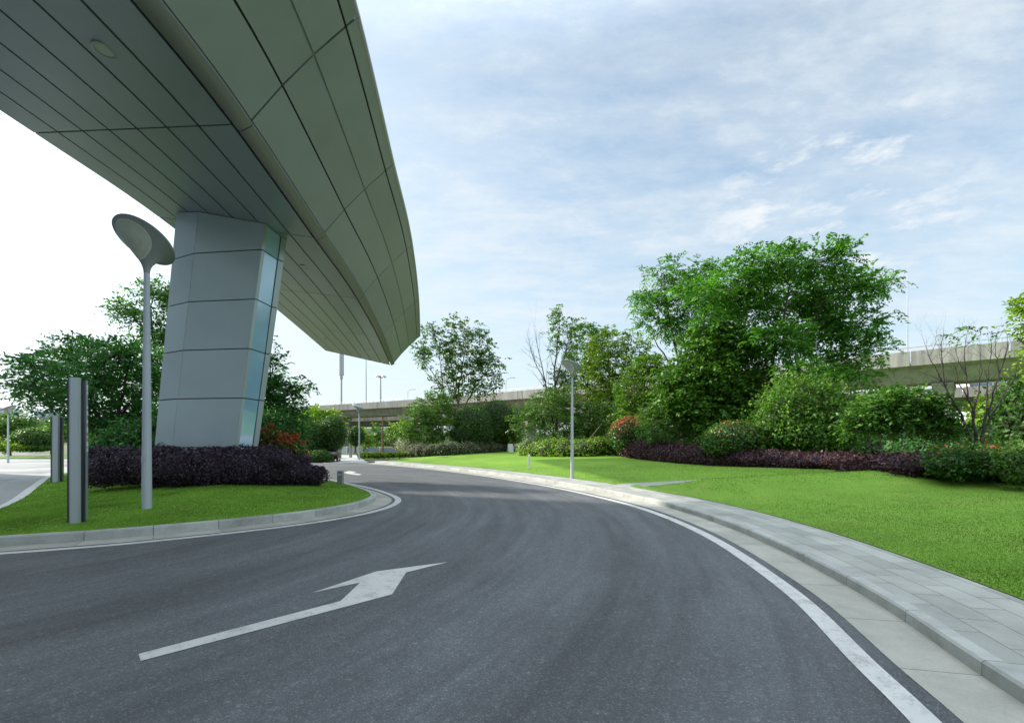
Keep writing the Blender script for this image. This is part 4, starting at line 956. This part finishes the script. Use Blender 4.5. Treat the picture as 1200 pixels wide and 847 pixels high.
ball('small clipped tree with a dark trunk beside the slim lamp',[E(417,511,9,11,44)],'l_dark',.18,1500,at(417,44),name='clipped_tree',stems=[([tuple(at(416,44)),tuple(P(416.5,515,44))],[.14,.1])])
for i,(x,yt,yb,rx,lf,lb) in enumerate(((428,505,533,6,'l_yel','spindly young tree just right of the slim lamp'),(441,500,532,6,'l_mid','young upright tree left of the brown pole'),(461,500,532,8,'l_yel','young rounded tree right of the brown pole'),(474,496,533,9,'l_bright','bright young tree touching the centre clump'),(389,503,527,8,'l_yel','pale young tree beyond the fence left of the pier'))):
    dd=56+3*i; tree('young_tree',lb,'tree',dd,[[(x,yb-3),(x,(yt+yb)/2),(x,yt+4)]],[(x,yt+8,rx,7),(x-2,yt+2,rx*.6,5),(x+2,yt+13,rx*.8,5)],lf,'bark',.09,.32,800,.45,.7,'young trees below the viaduct',.9,.2,.5,ncl=30,base=((x-600)/F*dd,dd,-.06))
for i,(x,yt,rx,lf) in enumerate(((250,497,30,'l_mid'),(330,499,26,'l_dark'),(360,500,22,'l_mid'),(432,512,12,'l_yel'),(452,510,15,'l_yel'),(500,505,30,'l_mid'),(570,500,30,'l_dark'),(630,498,30,'l_mid'),(705,495,34,'l_dark'),(790,490,40,'l_mid'),(880,485,40,'l_mid'),(960,488,40,'l_dark'),(1050,485,36,'l_mid'),(1120,495,28,'l_mid'),(1190,500,30,'l_soft'))):
    dd=112+(i%5)*9; k=dd/F
    if x>1000: dd=80; k=dd/F
    tree('distant_tree','distant tree in the soft row beyond the viaduct','tree',dd,[[(x,520),(x,yt+8)]],[(x,yt+8,rx*.8,8),(x-rx*.5,yt+12,rx*.5,7),(x+rx*.5,yt+12,rx*.5,7)],lf,'bark',.2,.55,900,.8,.7,'distant trees beyond the viaduct',.6,.3,.5,ncl=36,base=((x-600)*k,dd,-.06),tw=.03)

# ------------------------------------------------------------------ island planting
IS='trees behind the pillar'
tree('maple_tree','broad dark maple with layered foliage left of the pillar','tree',19,
  [[(122,545),(128,515),(138,485),(146,455),(150,425)],[(130,512),(112,480),(90,455),(70,440)],[(132,505),(150,475),(170,450)],[(126,525),(105,495),(85,480)],[(140,480),(120,450),(105,425)]],
  [(60,425,34,14),(35,432,24,12,-1),(95,412,36,15,1),(130,415,34,16,-1),(165,420,32,18),(50,455,36,13,1),(20,448,18,10),(95,450,40,16,-1),(140,450,40,18,1),(180,455,30,20),(85,478,34,12),(130,485,36,15),(170,488,34,18,1),(45,472,18,8),(105,498,22,10),(155,505,30,14)],
  'l_maple','bark',.11,.18,12500,.28,.34,IS,.95,.3,.75,aspect=.5,twigs=.35,tw=.012,ncl=560,bump=.35,nl=8,rl=.5,droop=.15,loose=.35)
tree('maple_tree','dark layered maple showing right of the pillar','tree',19.5,
  [[(300,540),(305,510),(312,480),(315,450)],[(308,500),(325,475),(345,462)],[(310,485),(316,440),(318,415)]],
  [(318,425,14,14),(322,455,22,14),(345,458,18,8),(360,447,10,5),(315,480,24,16),(335,475,18,10),(362,460,8,4),(312,402,8,8),(290,460,30,30),(345,488,18,9)],
  'l_maple','bark',.09,.18,5200,.27,.38,IS,.9,.25,.7,aspect=.45,twigs=.35,ncl=200,bump=.35)
tree('small_leaved_tree','taller small leaved tree rising behind the lamp pole beside the pillar','tree',21.5,
  [[(190,545),(188,500),(186,450),(180,400),(176,365)],[(186,450),(196,410),(200,370)],[(182,410),(165,380),(150,365)]],
  [(180,345,22,13),(150,362,20,11),(196,360,16,18),(170,378,22,10),(190,395,20,14),(140,372,10,6),(196,335,10,8),(175,400,18,10)],
  'l_mid','bark',.1,.17,3000,.26,.7,IS,.85,.2,.45,ncl=110,twigs=.6,tw=.013,second=('l_maple',.5),bump=.4)
shrub('evergreen_shrub','dark evergreen shrub filling the foot of the pillar on the left','shrub',[E(165,520,36,24,17),E(195,510,26,28,17.3),E(130,530,24,16,16.5)],'l_maple',.13,7000,'shrubs around the pillar',base=at(165,17),wobs=.14,jit=.12,loose=.08)
shrub('evergreen_shrub','dark evergreen shrub behind the red leaved shrub right of the pillar','shrub',[E(322,508,28,22,17.5),E(342,514,16,18,17.5)],'l_maple',.13,4500,'shrubs around the pillar',base=at(322,17.5),wobs=.14,jit=.12,loose=.08)
shrub('red_shrub','shrub covered in red orange new leaves right of the pillar foot','shrub',[E(322,523,26,14,16.0),E(338,528,18,11,15.8),E(310,518,12,14,16.2)],'l_gloss',.105,5200,'shrubs around the pillar',base=at(322,16),tips=('l_red',2.2,.0),wobs=.10,jit=.12)
# purple mound round the pillar foot
el=[]
for x,y,rx,ry,dd in ((121,553,22,17,12.4),(150,546,26,22,12.5),(185,546,28,24,12.3),(215,548,28,22,12.0),(248,547,28,23,12.1),(280,546,28,23,12.4),(308,546,28,23,12.8),(333,551,28,18,13.3),(357,557,26,13,13.9),(140,538,30,15,13.8),(195,538,34,16,13.9),(262,536,34,14,13.4),(310,538,34,15,14.6),(338,547,24,14,15.2),(290,534,30,12,16)):
    el.append(E(x,y,rx,ry,dd,1.05))
    for _k in range(3): el.append(E(x+rng.uniform(-.8,.8)*rx,y-ry*rng.uniform(.25,.72),rx*rng.uniform(.28,.45),ry*rng.uniform(.25,.38),dd+rng.uniform(-.35,.3),1.0))
shrub('purple_shrub_bed','wide mounded bed of dark purple leaved shrubs around the pillar foot','shrub',el,'l_purple2',.062,40000,'shrubs around the pillar',base=(-8.2,13,.3),wobs=.09,jit=.06,wscale=4.5,shoots=.25,core='twig_purple')
# ------------------------------------------------------------------ far left beyond the car park
FL='planting beyond the car park'
shrub('round_bush','wide clipped dome hedge beyond the car park on the left','shrub',[E(39,515,22,13,44),E(39,524,22,5,43.8)],'l_ball',.2,3600,FL,base=at(39,44),tips=('l_bright',.6,.2),shoots=.15,wobs=.03,jit=.05)
shrub('bright_hedge','low glowing yellow green hedge at the far left edge','hedge',[E(5,523,16,5.5,43),E(18,524,10,4,42.6),E(-12,523,14,5,43)],'l_bright',.18,2200,FL,base=at(5,43),wobs=.05)
tree('leafy_tree','soft green tree at the far left edge beyond the car park','tree',50,[[(12,525),(12,508),(14,498)],[(12,512),(24,500)]],[(12,496,20,12),(30,500,12,9),(-6,498,16,12),(16,507,20,7)],'l_soft','bark',.12,.3,3600,.5,.6,FL,.9,.3,.5,ncl=110)
tree('leafy_tree','rounded tree beyond the car park just right of the dome hedge','tree',56,[[(60,525),(60,505)]],[(58,503,16,9),(72,505,12,9),(90,508,16,10),(110,510,18,10),(150,508,24,12)],'l_mid','bark',.12,.34,3200,.55,.6,FL,.9,.3,.5,ncl=100)
sheet('verge',[(-75,43.7),(-34,41),(-26.5,34),(-24,36.5),(-30,47),(-75,50)],.02,M['island_lawn'])

# ------------------------------------------------------------------ grass blades on the near turf
def blades(name,xy,z,d):
    n=len(xy); a=rng.uniform(0,2*np.pi,n); w=(.0035+.0006*d); h=(.010+.0006*d)*rng.uniform(.6,1.3,n); ln=rng.normal(size=(n,2))*.4*h[:,None]
    V=np.empty((n,3,3)); dx=np.c_[np.cos(a),np.sin(a)]*w[:,None]
    V[:,0,:2]=xy-dx; V[:,1,:2]=xy+dx; V[:,0,2]=V[:,1,2]=z-.006; V[:,2,:2]=xy+ln; V[:,2,2]=z+h
    o=mesh_np(name,V.reshape(-1,3),np.arange(3*n).reshape(n,3),M['blade']); return o
def scatter(n,lo,hi,test,zf,span):
    d=1/(rng.uniform(size=n)*(1/lo-1/hi)+1/hi); x=rng.uniform(*span,n)*d; xy=np.c_[x,d]; k=test(xy); xy=xy[k]; return xy,zf(xy),d[k]
xy,z,d=scatter(340000,3.2,24,lambda q:(sdist(q,RCc)>1.985)&(q[:,0]>0)&~((np.abs(sdist(q,pth))<.6)),lawn_z,(0,1.75))
tag(blades('grass',xy,z,d),'short mown grass covering the right-hand lawn','grass',None,'stuff')
xy,z,d=scatter(330000,6.0,19,lambda q:(q[:,0]<-3)&(sdist(q,ICc)<-.80)&(sdist(q,LOTC)>.3),island_z,(-1.45,-.1))
tag(blades('grass',xy,z,d),'short mown grass covering the island around the pillar','grass',None,'stuff')

# ------------------------------------------------------------------ sun, sky, camera
EL=R(26); AZ=np.array([-.93,.37]); AZ/=np.linalg.norm(AZ)
sv=Vector((AZ[0]*math.cos(EL),AZ[1]*math.cos(EL),math.sin(EL)))
ld=bpy.data.lights.new('sun','SUN'); ld.energy=3.9; ld.angle=R(1.2); ld.color=(1,.93,.82); so=bpy.data.objects.new('sun',ld); COL.objects.link(so)
so.rotation_euler=(-sv).to_track_quat('-Z','Y').to_euler(); so.location=(-20,10,40)
w=bpy.data.worlds.new('World'); SC.world=w; w.use_nodes=True; nt=w.node_tree; bg=nt.nodes['Background']
class W_(NT):
    def __init__(s): s.t=nt
W=W_()
sky=W.n('ShaderNodeTexSky',sky_type='NISHITA',sun_disc=False); sky.sun_elevation=EL; sky.sun_rotation=math.atan2(AZ[0],AZ[1]); sky.air_density=1.0; sky.dust_density=1.6; sky.ozone_density=1.2
tc=W.n('ShaderNodeTexCoord').outputs['Generated']
sp=W.n('ShaderNodeSeparateXYZ'); W.l(tc,sp.inputs[0])
zz=W.math('ADD',W.math('MAXIMUM',sp.outputs[2],0.0),.16)
cb=W.n('ShaderNodeCombineXYZ'); W.l(W.math('DIVIDE',sp.outputs[0],zz),cb.inputs[0]); W.l(W.math('DIVIDE',sp.outputs[1],zz),cb.inputs[1])
mp=W.n('ShaderNodeMapping'); mp.inputs['Scale'].default_value=(1.0,1.9,1); mp.inputs['Rotation'].default_value=(0,0,R(24)); W.l(cb.outputs[0],mp.inputs[0])
n1=W.noise(mp.outputs[0],.9,10,.66); n2=W.noise(mp.outputs[0],4.2,9,.7)
cl=W.ramp(W.math('ADD',W.math('MULTIPLY',n1,.66),W.math('MULTIPLY',n2,.34)),[(.36,.30),(.5,.56),(.64,.95)])
# thicker veil low down and towards the sun side
low=W.ramp(sp.outputs[2],[(0,.8),(.2,.30),(.45,.0)])
lf=W.n('ShaderNodeVectorMath',operation='DOT_PRODUCT'); W.l(tc,lf.inputs[0]); lf.inputs[1].default_value=(-.93,.30,.2)
lefty=W.ramp(lf.outputs['Value'],[(0.3,.0),(.95,.75)])
cov=W.mix(1.0,cl,W.mix(1.0,low,lefty,'SCREEN'),'SCREEN')
col=W.mix(cov,W.mix(1.0,sky.outputs[0],(.88,1.27,1.35),'MULTIPLY'),(4.75,5.15,5.4))
wd=W.n('ShaderNodeVectorMath',operation='DOT_PRODUCT'); W.l(tc,wd.inputs[0]); q_=Vector((.66,1,.455)).normalized(); wd.inputs[1].default_value=tuple(q_)
mw=W.n('ShaderNodeMapping'); mw.inputs['Scale'].default_value=(9,9,26); mw.inputs['Rotation'].default_value=(0,R(-14),0); W.l(tc,mw.inputs[0])
wm=W.math('MULTIPLY',W.ramp(wd.outputs['Value'],[(.975,.0),(.995,1.0)]),W.ramp(W.noise(mw.outputs[0],1.0,7,.62),[(.53,.0),(.68,.9)]))
col=W.mix(wm,col,(5.3,5.5,5.6))
# overhead sky, out of view, brightened as added fill, and a broad glow in the haze round the sun
zen=W.ramp(sp.outputs[2],[(.66,(1,1,1)),(.9,(1,1,1))]); zn=W.n('ShaderNodeMapRange',interpolation_type='SMOOTHSTEP'); W.l(sp.outputs[2],zn.inputs['Value'])
for k_,v_ in (('From Min',.60),('From Max',.92),('To Min',1.0),('To Max',3.0)): zn.inputs[k_].default_value=v_
zn2=W.n('ShaderNodeMapRange'); W.l(sp.outputs[2],zn2.inputs['Value']); zn2.inputs['From Min'].default_value=.6; zn2.inputs['From Max'].default_value=.9
ds=W.n('ShaderNodeVectorMath',operation='DOT_PRODUCT'); W.l(tc,ds.inputs[0]); ds.inputs[1].default_value=tuple(sv)
gl_=W.math('MULTIPLY',W.math('POWER',W.math('MAXIMUM',ds.outputs['Value'],0.0),8.0),.9)
vm=W.n('ShaderNodeVectorMath',operation='SCALE'); W.l(col,vm.inputs[0]); W.l(W.math('ADD',zn.outputs[0],gl_),vm.inputs['Scale']); col=W.mix(zn2.outputs[0],vm.outputs[0],(1.0,.955,.90),'MULTIPLY')
W.l(col,bg.inputs['Color']); bg.inputs['Strength'].default_value=.10
cam=bpy.data.cameras.new('camera'); co=bpy.data.objects.new('camera',cam); COL.objects.link(co); SC.camera=co
co.location=(0,0,EYE); co.rotation_euler=(R(90),0,0); cam.sensor_width=36; cam.sensor_fit='HORIZONTAL'; cam.lens=F/1200*36; cam.shift_y=(HZ-423.5)/1200; cam.clip_end=4000; cam.clip_start=.05
SC.view_settings.view_transform='Standard'; SC.view_settings.look='None'; SC.view_settings.exposure=0.85; SC.view_settings.gamma=1; SC.view_settings.use_curve_mapping=False
SC.render.engine='CYCLES'; SC.cycles.use_denoising=True; SC.cycles.max_bounces=6; SC.cycles.transparent_max_bounces=4; SC.cycles.sample_clamp_indirect=6
